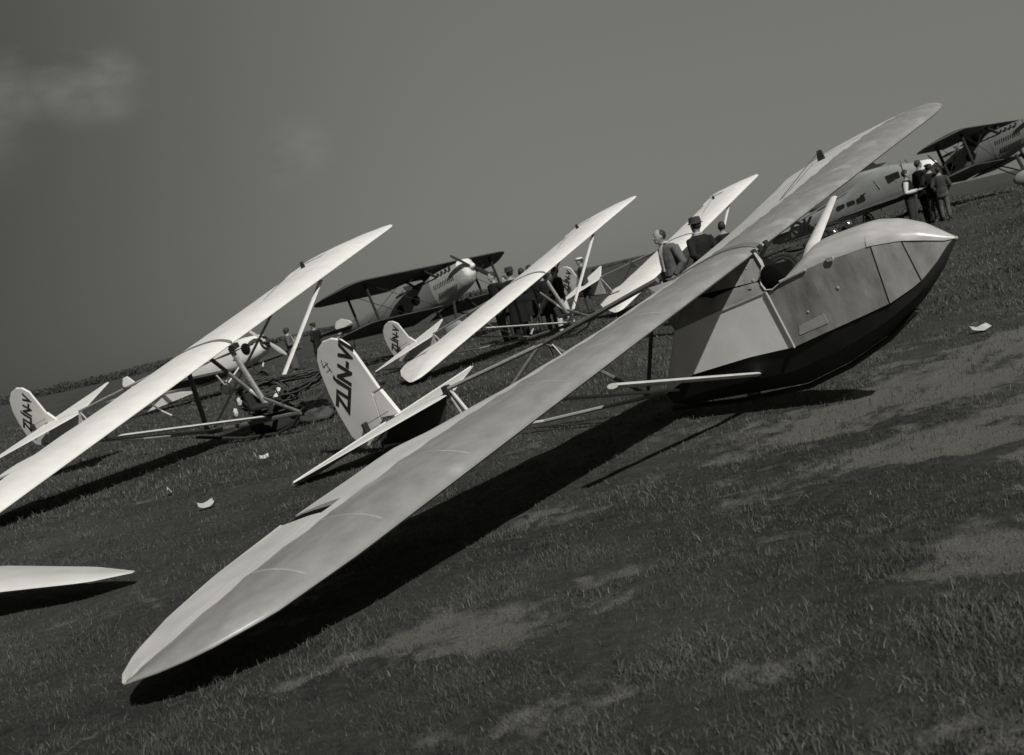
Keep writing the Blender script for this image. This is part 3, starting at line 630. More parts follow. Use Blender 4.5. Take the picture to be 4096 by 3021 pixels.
def biplane(name, label, mw, group):
    r = thing(name, label, 'biplane', mw, group)
    UW = Wing([(0, .03), (3.3, .02), (3.6, -.10), (4.05, -.75), (4.2, -1.1)], [(0, -1.1), (.5, -1.15), (.8, -1.58), (3.7, -1.58), (4.05, -1.45), (4.2, -1.2)], 2.33, th=.09, cam=.03, sag=.004, slope=.07)
    LW = Wing([(0, -.05), (3.1, -.2), (3.35, -.3), (3.75, -.8), (3.9, -1.1)], [(0, -1.5), (3.4, -1.55), (3.75, -1.4), (3.9, -1.15)], 1.06, th=.09, cam=.03, sag=.004, dih=.03, slope=.07)
    for sg in (1, -1):
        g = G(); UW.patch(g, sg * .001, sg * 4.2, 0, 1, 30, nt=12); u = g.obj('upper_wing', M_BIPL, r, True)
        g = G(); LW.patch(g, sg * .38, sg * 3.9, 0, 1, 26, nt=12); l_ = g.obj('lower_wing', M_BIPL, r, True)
        for a, b_ in [((-.30, sg * 2.95, 2.36), (-.30, sg * 2.95, 1.18)), ((-1.15, sg * 2.95, 2.34), (-1.15, sg * 2.95, 1.15)), ((-.2, sg * .6, 2.36), (.1, sg * .36, 1.95)), ((-1.0, sg * .6, 2.34), (-.75, sg * .36, 1.9))]:
            strut(r, a, b_, .035, M_BLACK, 'wing_strut', (1.5, .7))
        for a, b_ in [((-.3, sg * 2.9, 2.3), (-.2, sg * .42, 1.12)), ((-.3, sg * 2.9, 1.2), (-.25, sg * .62, 2.33)), ((-1.15, sg * 2.9, 2.3), (-1.1, sg * .42, 1.1)), ((-1.15, sg * 2.9, 1.18), (-1.05, sg * .62, 2.33))]:
            g = G(); g.tube([a, b_], .009, 5); g.obj('bracing_wire', M_BLACK, r)
        g = G(); g.tube([(.3, sg * .3, 1.05), (.5, sg * .85, .16)], .035, 8, flat=(1.6, .7)); g.obj('gear_leg', M_BLACK, r, True)
        g = G(); g.tube([(-.5, sg * .3, 1.0), (.42, sg * .85, .16)], .025, 8); g.obj('gear_leg', M_BLACK, r, True)
        wheel(r, (.5, sg * .92, .07), .27, M_SILV)
    # lettering below the starboard lower wing
    g0 = LW.P(2.6, .5, False)
    part_text('lettering', 'OK', 1.0, basis((0, 1, 0), (1, 0, 0), (-.95, -2.5, 1.085)), r, m=M_METAL, offset=.02, ext=.002)
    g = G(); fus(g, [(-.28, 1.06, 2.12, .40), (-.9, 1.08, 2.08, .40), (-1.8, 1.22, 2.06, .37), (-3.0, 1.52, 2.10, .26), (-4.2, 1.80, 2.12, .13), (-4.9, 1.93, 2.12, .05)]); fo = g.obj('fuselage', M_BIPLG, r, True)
    g = G(); fus(g, [(1.12, 1.45, 2.00, .22), (1.05, 1.34, 2.05, .31), (.8, 1.25, 2.08, .37), (.2, 1.10, 2.12, .395), (-.27, 1.05, 2.13, .405)]); co_ = g.obj('engine_cowling', M_COWL, r, True)
    g = G(); fus(g, [(1.19, 1.60, 1.98, .13), (1.15, 1.50, 2.06, .24), (1.02, 1.42, 2.10, .30), (.92, 1.40, 2.115, .33)]); g.obj('nose_bowl', M_WHITE, r, True)  # white colour stands in for sunlight on the cowl front
    for sg in (1, -1):
        for row, (z0, z1, n_) in enumerate([(1.78, 1.60, 12), (1.52, 1.34, 11)]):
            for k in range(n_):
                x = .72 - k * .075; zz = (z0 + z1) / 2 - .02 * row + .010 * k * 0
                g = G(); g.box((x, sg * (.398 - .03 * max(0, x - .2)), zz), (.022, .03, .13), Matrix.Rotation(.25, 4, 'Y')); g.obj('louvre', M_CHROME, co_)
        for k in range(4):
            g = G(); g.box((.70 - k * .17, sg * .36, 2.00), (.06, .06, .07)); g.obj('exhaust_stub', M_BLACK, co_)
        for x, w_ in ((-1.0, .2), (-1.75, .17)):
            g = G(); g.ell((x, sg * (.385 if x > -1.5 else .355), 1.62), (w_, .03, .15), 14, 8); g.obj('side_opening_shade', M_SHADE, fo, True)
    for x in (-.95, -1.75):
        g = G(); g.ell((x, 0, 2.06), (.3, .24, .06), 16, 8); g.obj('cockpit_shade', M_SHADE, fo, True)
        g = G(); g.box((x + .30, 0, 2.16), (.02, .34, .18), Matrix.Rotation(-.4, 4, 'Y')); g.obj('windscreen', M_GLASS, fo)
    g = G(); g.tube([(.5, .9, .07), (.5, -.9, .07)], .02, 6); g.obj('axle', M_BLACK, r)
    g = G(); g.prism([(-4.3, 2.08), (-4.45, 2.25), (-4.75, 2.42), (-5.0, 2.42), (-5.15, 2.28), (-5.12, 2.0), (-4.95, 1.92), (-4.7, 2.05)], -.02, .02); g.obj('rudder', M_WHITE, r)
    TW = Wing([(0, -4.2), (1.0, -4.35), (1.25, -4.6)], [(0, -5.0), (1.0, -5.0), (1.25, -4.7)], 2.02, th=.06, cam=0, sag=0)
    for sg in (1, -1): g = G(); TW.patch(g, sg * .04, sg * 1.25, 0, 1, 12); g.obj('tailplane', M_BIPL, r, True)
    g = G(); g.tube([(-4.4, 0, 1.85), (-4.75, 0, 1.25)], .02, 6); g.obj('tail_skid', M_BLACK, r)
    prop(r, (1.24, 0, 1.78), .86, math.atan2(.88, 1.49), M_BLACK, M_WHITE)
    return r
bG = biplane('biplane', 'dark biplane with louvred metal cowling parked behind the middle of the glider row', pose(-1.0658, 34.2754, .2121, -.676, .0134, .2153), 'dark biplanes')
# second biplane at the right edge: its near upper wing tip sits where the ray through it lies
T0 = pose(0, 0, 0, -.70, .0134, .2153); kn = pw(3852, 513, 36); off = kn - (T0 @ Vector((0, -3.5, 2.35)))
bI = copy_tree(bG); bI.matrix_world = Matrix.Translation(off) @ T0
for ch in bI.children:
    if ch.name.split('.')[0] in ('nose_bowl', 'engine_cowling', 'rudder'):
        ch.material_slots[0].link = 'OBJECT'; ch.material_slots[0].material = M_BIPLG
bI['label'] = 'dark biplane cut by the right edge, beyond the group of standing men'

# low-wing cabin monoplane behind the pod
MH = pose(15.3528, 39.9565, .5337, -.7492, .0439, .143)
Hp = thing('monoplane', 'silver low-wing cabin monoplane with dark wing behind the near glider nose', 'monoplane', MH)
g = G(); fus(g, [(1.05, 1.0, 1.62, .30), (.9, .88, 1.75, .42), (.2, .78, 1.95, .48), (-.5, .75, 2.15, .47), (-1.4, .76, 2.05, .45), (-2.2, .78, 1.70, .42), (-3.6, .80, 1.48, .28), (-5.5, .86, 1.25, .07)], e=3); fo = g.obj('fuselage', M_SILV, Hp, True)
g = G(); fus(g, [(1.28, 1.15, 1.5, .12), (1.2, 1.02, 1.66, .28), (1.0, .9, 1.78, .40), (.72, .86, 1.84, .455)]); g.obj('engine_cowling', M_WHITE, Hp, True)
LH = Wing([(0, .75), (3.6, .1), (4.1, -.2), (4.3, -.55)], [(0, -1.2), (3.7, -1.1), (4.1, -.95), (4.3, -.7)], .86, th=.13, cam=.02, sag=0, dih=.01)
for sg in (1, -1):
    g = G(); LH.patch(g, sg * .3, sg * 4.3, 0, 1, 24, nt=12); g.obj('wing', M_BIPL, Hp, True)
    for k in range(3):
        g = G(); g.box((-1.55 - k * .42, sg * (.452 - k * .028), 1.33), (.30, .03, .15)); g.obj('cabin_window', M_GLASS, fo)
    for x in (.35, -.1, -.75):
        g = G(); g.tube([(x, sg * .47, 1.42), (x - .12, sg * .44, 1.75), (x - .2, sg * .2, 2.08)], .018, 6); g.obj('canopy_frame', M_METAL, fo)
    g = G(); g.box((-.18, sg * .455, 1.62), (.5, .03, .30)); g.obj('canopy_pane', M_GLASS, fo)
    g = G(); g.tube([(.2, sg * 1.0, .8), (.12, sg * 1.0, .1)], .05, 8); g.obj('gear_leg', M_BLACK, Hp)
    wheel(Hp, (.12, sg * 1.0, .06), .28)
part_text('lettering', 'OK-', .78, basis((1, 0, -.05), (0, 0, 1), (-4.05, -.262, 1.13)), fo, m=M_INK, offset=.02, ext=.02, sx=.9)
g = G(); g.tube([(-2.0, 0, 1.80), (-5.4, 0, 1.27)], .03, 6); g.obj('dorsal_strip', M_SILV, fo)
g = G(); g.prism([(-4.8, 1.2), (-5.1, 1.9), (-5.5, 2.0), (-5.75, 1.8), (-5.7, .95), (-5.4, .9)], -.03, .03); g.obj('rudder', M_SILV, Hp)
TH = Wing([(0, -4.7), (1.2, -4.95), (1.4, -5.2)], [(0, -5.6), (1.2, -5.5), (1.4, -5.3)], 1.22, th=.08, cam=0, sag=0)
for sg in (1, -1): g = G(); TH.patch(g, sg * .03, sg * 1.4, 0, 1, 8); g.obj('tailplane', M_SILV, Hp, True)
prop(Hp, (1.34, 0, 1.34), .95, .6, M_BLACK, M_CHROME)

# tail of another machine behind it
pt = pw(3350, 800, 47)
Kp = thing('aircraft_tail', 'pale slab-sided aircraft with a dark triangular fin rising beyond the silver monoplane', 'aircraft', pose(pt.x, pt.y, H(pt.x, pt.y), -.75, 0, .06))
g = G(); fus(g, [(2.9, 1.1, 1.6, .35), (2.2, .8, 1.95, .42), (.8, .85, 2.0, .40), (-.9, .95, 1.95, .30), (-1.25, 1.0, 1.8, .22)], e=5); g.obj('fuselage', M_SILV, Kp, True)
g = G(); g.prism([(1.1, 1.95), (1.15, 2.85), (1.30, 2.9), (2.05, 2.10), (2.5, 2.05), (1.9, 1.9)], -.03, .03); fno = g.obj('fin', M_BIPL, Kp)
g = G(); g.prism([(1.26, 2.08), (1.28, 2.62), (1.7, 2.1)], -.035, .035); g.obj('fin_panel', M_SILV, fno)
for sg in (1, -1):
    g = G(); g.tube([(.9, sg * .35, 1.1), (.8, sg * .7, .1)], .05, 8); g.obj('gear_leg', M_BLACK, Kp); wheel(Kp, (.8, sg * .75, .08), .25)

# white monoplane behind the left glider
MF = pose(-8.8458, 37.264, -.0617, -.4824, .0128, .14)
Fp = thing('monoplane', 'white low-wing monoplane with a pale propeller seen under the left glider wing', 'monoplane', MF)
g = G(); fus(g, [(1.62, .95, 1.42, .25), (1.5, .85, 1.52, .33), (.9, .72, 1.62, .42), (-.2, .62, 1.66, .44), (-1.4, .64, 1.60, .38), (-3.0, .85, 1.42, .22), (-4.7, 1.1, 1.35, .06)], e=3); fo = g.obj('fuselage', M_WHITE, Fp, True)
for sg in (1, -1):
    g = G(); g.tube([(1.45, sg * .345, 1.28), (.5, sg * .452, 1.30), (-1.4, sg * .39, 1.28), (-3.6, sg * .17, 1.27)], .018, 6); g.obj('side_stripe', M_BLACK, fo)
    g = G(); g.ell((1.12, sg * .39, 1.22), (.19, .06, .19), 16, 8); g.obj('engine_opening_shade', M_SHADE, fo, True)
    g = G(); g.box((.62, sg * .435, 1.04), (.22, .02, .03)); g.obj('marking', M_BLACK, fo)
    g = G(); g.box((-.9, sg * .405, 1.44), (.9, .03, .18)); g.obj('cabin_window', M_GLASS, fo)
    LF = Wing([(0, .45), (3.6, .1), (4.2, -.25), (4.4, -.5)], [(0, -1.3), (3.8, -1.2), (4.2, -.95), (4.4, -.65)], .70, th=.13, cam=.02, sag=0, dih=.055)
    g = G(); LF.patch(g, sg * .3, sg * 4.4, 0, 1, 24, nt=12); g.obj('wing', M_BIPL, Fp, True)  # dark wing colour stands in for the shaded underside
    for a, b_ in [((.5, sg * .3, .75), (.25, sg * .9, .3)), ((-.1, sg * .3, .72), (.25, sg * .9, .3)), ((.3, sg * 1.2, .72), (.25, sg * .9, .3))]:
        g = G(); g.tube([a, b_], .028, 6); g.obj('gear_strut', M_STRUT, Fp)
    wheel(Fp, (.25, sg * .95, .22), .25)
g = G(); g.prism([(-4.2, 1.3), (-4.4, 1.75), (-4.62, 2.0), (-4.8, 2.0), (-4.92, 1.8), (-4.9, 1.2), (-4.7, 1.1)], -.03, .03); g.obj('rudder', M_WHITE, Fp)
TF = Wing([(0, -4.0), (1.2, -4.2), (1.4, -4.45)], [(0, -4.8), (1.2, -4.75), (1.4, -4.55)], 1.3, th=.07, cam=0, sag=0)
for sg in (1, -1): g = G(); TF.patch(g, sg * .03, sg * 1.4, 0, 1, 8); g.obj('tailplane', M_WHITE, Fp, True)
prop(Fp, (1.72, 0, 1.2), .92, math.atan2(.62, .80), M_STRUT, M_BLACK)
g = G(); g.torus((1.63, 0, 1.2), .2, .05, 'x', 20, 8); g.obj('cowl_ring', M_BLACK, Fp, True)
FLIP[0] = False
# lettered white panel lying beyond it
a, b_, c_, d_ = gp(585, 1652, .02), gp(790, 1567, .03), pw(702, 1570, 41.5), pw(655, 1584, 39.4)
nrm = (b_ - a).cross(d_ - a).normalized()
if nrm.y > 0: nrm = -nrm
Lp = thing('wing_panel', 'white wing panel with OK lettering lying beyond the left glider', 'wing panel')
vs = [a, b_, c_, d_] + [p - nrm * .05 for p in (a, b_, c_, d_)]
po = raw('panel', vs, [(0, 1, 2, 3), (7, 6, 5, 4), (0, 4, 5, 1), (1, 5, 6, 2), (2, 6, 7, 3), (3, 7, 4, 0)], M_WHITE, Lp, flip=False)
xa = (b_ - a).normalized(); xa = -xa if xa.dot(cx) < 0 else xa
ya = nrm.cross(xa)
ctr = pw(682, 1594, (a.y + c_.y) / 2)
# drop the lettering onto the panel plane
dd = (ctr - Vector((0, 0, CAMH))); tt = (a - Vector((0, 0, CAMH))).dot(nrm) / dd.dot(nrm); ctr = Vector((0, 0, CAMH)) + dd * tt + nrm * .012
part_text('lettering', 'OK', .62, Matrix(((xa.x, ya.x, nrm.x, ctr.x), (xa.y, ya.y, nrm.y, ctr.y), (xa.z, ya.z, nrm.z, ctr.z), (0, 0, 0, 1))), po, offset=.015, ext=.004, sx=1.6)

# =================================================================== people
def remesh(g, name, m, parent, vox):
    o = raw(name, g.v, g.f, m, None, True, False)
    md = o.modifiers.new('r', 'REMESH'); md.mode = 'VOXEL'; md.voxel_size = vox; md.use_smooth_shade = True
    ms = o.modifiers.new('s', 'SMOOTH'); ms.factor = .5; ms.iterations = 3
    dg = bpy.context.evaluated_depsgraph_get(); me = bpy.data.meshes.new_from_object(o.evaluated_get(dg))
    old = o.data; o.modifiers.clear(); o.data = me; bpy.data.meshes.remove(old)
    me.name = name
    if not me.materials: me.materials.append(m)
    for p in me.polygons: p.use_smooth = True
    o.parent = parent; return o
CL = {}
def cl(v, tint=GRN):
    k = (v, tint)
    if k not in CL: CL[k] = mat('cloth', v, .85, tint=tint, var=.2, scale=9, bump=.35, bscale=14, spec=.15)
    return CL[k]
M_HAIR = mat('hair', .03, .6, tint=GRN, var=.3, scale=30)
ARM = {'down': ((-.03, .25, 1.13), (.04, .26, .88)), 'front': ((-.03, .26, 1.13), (.20, .07, 1.10)), 'hips': ((-.13, .33, 1.17), (.02, .17, 1.03)),
       'pocket': ((-.07, .28, 1.14), (.07, .19, .95)), 'back': ((-.12, .27, 1.15), (-.14, .04, .98)), 'bent': ((-.04, .27, 1.13), (.24, .16, 1.15))}
def person(label, hx, hy, Y, yaw, top=.05, legs=.06, coat=.75, skirt=0, arms='down', hair='short', hat=None, shirt=None, group=None, nod=0, vest=False, stride=.05, vox=.017, broad=1.0, hatm=.04, sleeve=None, gz=None):
    hd = pw(hx, hy, Y); x0, y0 = hd.x, hd.y
    gz = H(x0, y0) if gz is None else gz
    hatk = .03 if hat else 0
    s = (hd.z - gz) / (1.76 + hatk)
    r = thing('person', label, 'person', Matrix.Translation((x0, y0, gz)) @ Matrix.Rotation(yaw, 4, 'Z') @ Matrix.Scale(s, 4), group)
    b_ = broad
    TR = [(.86, .10, .165, 0), (.95, .115, .17, 0), (1.08, .10, .145, .0), (1.22, .115, .16, 0), (1.34, .12, .18, -.01), (1.43, .095, .185, -.015), (1.475, .06, .10, -.015)]
    def ring(z, rx, ry, xo, n=14): return [(xo + rx * math.cos(2 * math.pi * k / n), ry * math.sin(2 * math.pi * k / n), z) for k in range(n)]
    el, wr = ARM[arms]
    nx = .06 * nod
    def limbs(g, grow, parts, wr_cut=0):
        for sg in (1, -1):
            if 'arm' in parts:
                sh = (-.015, sg * .185 * b_, 1.415); E_ = (el[0], sg * el[1] * b_, el[2]); W_ = (wr[0], sg * wr[1], wr[2])
                if wr_cut: W_ = tuple(E_[i] + (W_[i] - E_[i]) * wr_cut for i in range(3))
                g.tube([sh, tuple((sh[i] * .5 + E_[i] * .5) for i in range(3)), E_, tuple((E_[i] * .5 + W_[i] * .5) for i in range(3)), W_], [.058 + grow, .052 + grow, .044 + grow, .040 + grow, .030 + grow], 10)
            if 'leg' in parts:
                fx = sg * stride
                g.tube([(0, sg * .085, .93), (fx * .3, sg * .095, .72), (fx * .6 + .01, sg * .10, .48), (fx * .85 - .01, sg * .10, .28), (fx - .02, sg * .10, .085)], [.092 + grow, .078 + grow, .056 + grow, .052 + grow, .038 + grow], 10)
    g = G(); g.loft([ring(z, rx, ry * b_, xo) for z, rx, ry, xo in TR] + [ring(1.53, .05, .052, -.005 + nx * .3)]); limbs(g, 0, ('arm', 'leg'))
    hc = (.012 + nx, 0, 1.635 - .012 * nod)
    g.ell(hc, (.096, .076, .118), 14, 10); g.tube([(hc[0] - .02, 0, 1.49), hc], [.052, .06], 10)
    g.tube([(hc[0] + .09, 0, hc[2] + .02), (hc[0] + .118, 0, hc[2] - .025), (hc[0] + .09, 0, hc[2] - .035)], [.008, .016, .010], 6)
    g.ell((hc[0] + .055, 0, hc[2] - .08), (.04, .04, .03), 8, 5)
    for sg in (1, -1):
        g.ell((hc[0] - .005, sg * .08, hc[2] - .01), (.018, .012, .032), 8, 5)
        W_ = Vector((wr[0], sg * wr[1], wr[2])); D = (W_ - Vector((el[0], sg * el[1] * b_, el[2]))).normalized()
        P_ = W_ + D * .06; side = Vector((1, 0, 0)) - D * D.x; side = side.normalized() if side.length > .2 else Vector((0, 1, 0))
        g.tube([W_, P_, W_ + D * .10], [.026, .036, .034], 8, flat=(1.1, .6))
        for q in range(4):
            o_ = side * (.027 - .018 * q); ln = (.062, .074, .070, .052)[q]; cu = D.cross(side) * (.02 * sg)
            g.tube([P_ + o_ + D * .03, P_ + o_ + D * (.03 + ln * .6), P_ + o_ + D * (.03 + ln) + cu], [.0105, .010, .009], 6)
        g.tube([P_ + side * .03 - D * .03, P_ + side * .055 + D * .01, P_ + side * .055 + D * .035], [.013, .012, .010], 6)
        g.ell((sg * stride + .045, sg * .105, .045), (.125, .045, .045), 10, 6)
    body = remesh(g, 'body', M_SKIN, r, vox)
    for sg in (1, -1):
        g = G(); g.ell((hc[0] + .083, sg * .031, hc[2] + .01), (.012, .014, .009), 8, 5); g.obj('eye', M_HAIR, r, True, flip=False)
        g = G(); g.ell((sg * stride + .05, sg * .105, .048), (.135, .052, .05), 12, 7); g.obj('shoe', M_BLACK if not shirt else M_BLACK, r, True, flip=False)
    g = G(); g.ell((hc[0] + .092, 0, hc[2] - .062), (.010, .024, .005), 8, 5); g.obj('mouth', M_BLACK, r, True, flip=False)
    # lower garment
    g = G()
    if skirt:
        g.loft([ring(1.06, .115, .155, 0, 20), ring(.92, .135, .19, 0, 20), ring(.7, .16, .215, 0, 20), ring(skirt, .19, .25, 0, 20), ring(skirt + .001, .16, .22, 0, 20), ring(.9, .1, .16, 0, 20)])
        g.obj('skirt', cl(legs), r, True, flip=False)
    else:
        g.loft([ring(z, rx + .018, ry + .016, xo) for z, rx, ry, xo in TR[:3]]); limbs(g, .024, ('leg',)); remesh(g, 'trousers', cl(legs), r, vox)
    # upper garment
    g = G(); hem = coat
    rg = []
    if hem < .86: rg += [ring(hem, .15 + (.86 - hem) * .12, .20 + (.86 - hem) * .15, 0)]
    rg += [ring(z, rx + .028, (ry + .03) * b_, xo) for z, rx, ry, xo in TR if z >= min(hem, .95) - .02]
    g.loft(rg); 
    if vest:
        remesh(g, 'waistcoat', cl(top), r, vox)
        g = G(); limbs(g, .02, ('arm',), .85); g.loft([ring(z, rx + .012, ry + .012, xo) for z, rx, ry, xo in TR[2:]]); remesh(g, 'shirt', cl(sleeve or .6, (1, 1, 1)), r, vox)
    else:
        limbs(g, .022, ('arm',), .9); remesh(g, 'jacket', cl(top), r, vox)
    if shirt:
        g = G(); g.loft([[(x + .0, y * w_, z) for (x, y) in ((.02, -.05), (.02, .05), (-.03, .05), (-.03, -.05))] for x0_, z, w_ in [(0, 0, 0)] for x, z, w_ in []] or
                        [[(xx, -w_, z), (xx + .012, 0, z), (xx, w_, z), (xx - .05, 0, z)] for xx, z, w_ in [(.155, 1.05, .035), (.158, 1.2, .05), (.15, 1.34, .055), (.115, 1.45, .06), (.07, 1.52, .06)]])
        g.obj('shirt_front', cl(shirt, (1, 1, 1)), r, True, flip=False)
        g = G(); g.torus((hc[0] * .3 - .005, 0, 1.505), .062, .014, 'z', 16, 6); g.obj('collar', cl(shirt, (1, 1, 1)), r, True, flip=False)
    # hair and hats
    if hair in ('short', 'full', 'bald'):
        k = {'short': (.103, .085, .106), 'full': (.118, .102, .118), 'bald': (.094, .089, .094)}[hair]; o_ = {'short': (-.024, .026), 'full': (-.022, .028), 'bald': (-.036, .018)}[hair]
        g = G(); g.ell((hc[0] + o_[0], 0, hc[2] + o_[1]), k, 16, 10)
        if hair == 'full': g.ell((hc[0] - .055, 0, hc[2] - .02), (.075, .088, .085), 12, 8)
        remesh(g, 'hair', M_HAIR, r, .014)
    zt = hc[2] + .055
    if hat == 'brim':
        g = G(); n = 20
        prof = [(.128, -.016), (.126, -.006), (.105, .01), (.10, .06), (.088, .098), (.05, .105), (.02, .09)]
        g.loft([[(hc[0] - .01 + rr_ * math.cos(2 * math.pi * k / n) * 1.08, rr_ * math.sin(2 * math.pi * k / n), zt + zz - .12 * (.02 if False else 0)) for k in range(n)] for rr_, zz in prof]); g.obj('hat', cl(hatm), r, True, flip=False)
    if hat == 'cap':
        g = G(); g.ell((hc[0] - .005, 0, zt + .03), (.125, .115, .042), 18, 8); g.obj('cap', cl(hatm), r, True, flip=False)
        g = G(); g.ell((hc[0] + .10, 0, zt + .0), (.055, .07, .010), 12, 5); g.obj('visor', M_BLACK, r, True, flip=False)
    return r
GP = 'spectators in dark coats behind the middle glider'
PI = math.pi
person('woman in a long grey dress with pale collar behind the left glider strut', 1143, 1312, 39, .2, top=.10, legs=.085, skirt=.28, hair='full', arms='bent', shirt=.62, coat=.9)
person('small dark figure half hidden behind the woman in the grey dress', 1172, 1340, 44, .4, top=.06, arms='front')
person('man in a peaked cap and dark uniform with pale cuffs, arms folded', 1248, 1288, 40, PI - .5, top=.016, legs=.014, arms='front', hat='cap', coat=.62)
person('figure standing by the pale biplane rudder beyond the lettered rudder tip', 1368, 1287, 39, PI, top=.07, arms='bent')
person('man in dark suit under the biplane wing, left of the spectator group', 1962, 1087, 29, PI + .6, top=.016, group=GP, arms='hips', hair='short')
person('pale-faced short person between two dark coats of the spectator group', 2012, 1104, 29.5, -PI / 2 - .5, top=.04, group=GP, arms='bent', shirt=.3)
person('person in a soft dark hat and long black coat with a single visible leg', 2032, 1068, 28, PI / 2 + .3, top=.012, legs=.014, coat=.40, hat='brim', group=GP, arms='bent', broad=1.12)
person('dark-coated person with bare dark hair and a white collar just left of the wing', 2081, 1072, 29, PI / 2 + .1, top=.014, coat=.5, group=GP, shirt=.5)
person('round-headed person of the spectator group nearest the glider wing top', 2113, 1062, 30, PI / 2 - .2, top=.014, coat=.45, group=GP, hair='full')
person('tall dark-coated person seen right below the middle glider wing strap', 2165, 1082, 28.5, PI / 2, top=.014, coat=.5, group=GP)
person('person in dark jacket and pale trousers standing at the middle glider pylon', 2214, 1068, 26.5, PI - .3, top=.016, legs=.55, coat=.88, arms='bent', stride=.16)
person('person in a white cap standing beyond the middle glider strut', 2314, 1026, 35, PI, top=.05, hat='cap', hatm=.7, coat=.7)
person('balding man in a grey jacket with a pale shirt front, looking down', 2650, 907, 18.3, PI + .35, top=.11, legs=.035, coat=.99, hair='bald', arms='pocket', shirt=.55, nod=1.6, vox=.012, broad=1.05)
person('man in a dark felt hat and black jacket seen from behind', 2775, 868, 20, PI / 2 + .5, top=.018, legs=.09, coat=.84, hat='brim', hatm=.05, arms='back', shirt=.5, vox=.012, broad=1.02)
person('small dark figure between the man in the felt hat and the white strut', 2882, 886, 25, PI / 2, top=.014, hair='short', coat=.7)
person('boy with dark hair in a white shirt and dark waistcoat by the monoplane', 3618, 679, 29, -.5, top=.014, legs=.04, vest=True, sleeve=.55, arms='bent', hair='short', coat=.95)
person('tall man in dark clothes between the boy and the right biplane', 3668, 640, 31, .3, top=.014, legs=.014, coat=.7)
person('broad man in dark jacket standing right of the tall man', 3708, 652, 30.3, PI / 2, top=.014, legs=.05, hat='cap', arms='hips')
person('man in grey trousers, rightmost of the men before the right biplane', 3748, 668, 30, PI / 2 - .3, top=.05, legs=.10, arms='pocket')

# =================================================================== rope, cloths, motorcycle, scraps
def rope_loops(name, label, ctr, U_, V_, W_, specs, rad, m):
    g = G()
    for (cu, cv, ru, rv, ph, sag, jit) in specs:
        pts = []
        for i in range(33):
            a = 2 * math.pi * i / 32 + ph
            p = ctr + U_ * (cu + ru * math.cos(a)) + V_ * (cv + rv * math.sin(a) - sag * max(0, math.cos(a)) ** 2) + W_ * (jit + .05 * math.sin(a * 2 + ph * 3)) + Vector([random.gauss(0, .008) for _ in range(3)])
            if p.z < H(p.x, p.y) + rad: p.z = H(p.x, p.y) + rad
            pts.append(p)
        g.tube(pts, rad, 6)
    o = g.obj(name, m, None, True, flip=False); tag(o, label, 'rope'); return o
U_ = cx.copy(); V_ = Vector((0, 0, 1)); W_ = Vector((0, 1, 0))
U_.z = 0; U_.normalize()
ctr = pw(1075, 1565, 16.9)
sp = [(-.08 + random.gauss(0, .02), random.gauss(0, .02), .36 + random.gauss(0, .04), .20 + random.gauss(0, .025), random.random() * 6, .03, random.gauss(0, .05)) for _ in range(13)]
sp += [(.25 + random.gauss(0, .05), .02 + random.gauss(0, .03), .62 + random.gauss(0, .06), .10 + random.gauss(0, .02), random.random() * 6, -.06, random.gauss(0, .06)) for _ in range(12)]
sp += [(.0 + random.gauss(0, .04), -.14 + random.gauss(0, .04), .42, .08, random.random() * 6, .02, random.gauss(0, .06)) for _ in range(8)]
rope_loops('rope_coil', 'large coil of dark launching rope hung over the nose of the left glider', ctr, U_, V_, W_, sp, .011, M_ROPE)
def lump(name, label, cat, c, r, m, seed=0, amp=.18, sub=4):
    bm = bmesh.new(); bmesh.ops.create_icosphere(bm, subdivisions=sub, radius=1)
    for v in bm.verts:
        n = v.co.copy(); k = 1 + amp * mnoise.noise(n * 1.7 + Vector((seed, 0, 0))) + amp * .5 * mnoise.noise(n * 5 + Vector((0, seed, 0)))
        v.co = Vector((n.x * r[0] * k, n.y * r[1] * k, n.z * r[2] * k))
    me = bpy.data.meshes.new(name); bm.to_mesh(me); bm.free(); me.materials.append(m)
    for p in me.polygons: p.use_smooth = True
    o = bpy.data.objects.new(name, me); C.objects.link(o); o.location = c; return tag(o, label, cat)
c1 = pw(1090, 1650, 17.3); zz = H(c1.x, c1.y)
lump('canvas_bag', 'dark canvas bag on the grass below the coil of launching rope', 'bag', (c1.x, c1.y, zz + .2), (.40, .3, .26), cl(.035), 3)
c1 = pw(1255, 1640, 17.5)
lump('cloth_bundle', 'crumpled grey tarpaulin bundle right of the rope coil', 'tarpaulin', (c1.x, c1.y, H(c1.x, c1.y) + .14), (.34, .3, .22), cl(.07), 9, .3)
c1 = pw(1330, 1600, 17.9)
lump('cloth_bundle', 'small dark bundle beside the lettered rudder, right of the tarpaulin', 'bundle', (c1.x, c1.y, H(c1.x, c1.y) + .16), (.26, .25, .24), cl(.035), 14, .3)
for i, (u, v, lb) in enumerate([(957, 1606, 'pale rag knotted on the left glider nose, upper of two'), (943, 1650, 'pale rag knotted on the left glider nose, lower of two')]):
    lump('rag', lb, 'rag', pw(u, v, 16.6), (.035, .035, .06), cl(.5, (1, 1, 1)), 20 + i, .4, 3)['group'] = 'pale rags on the left glider'
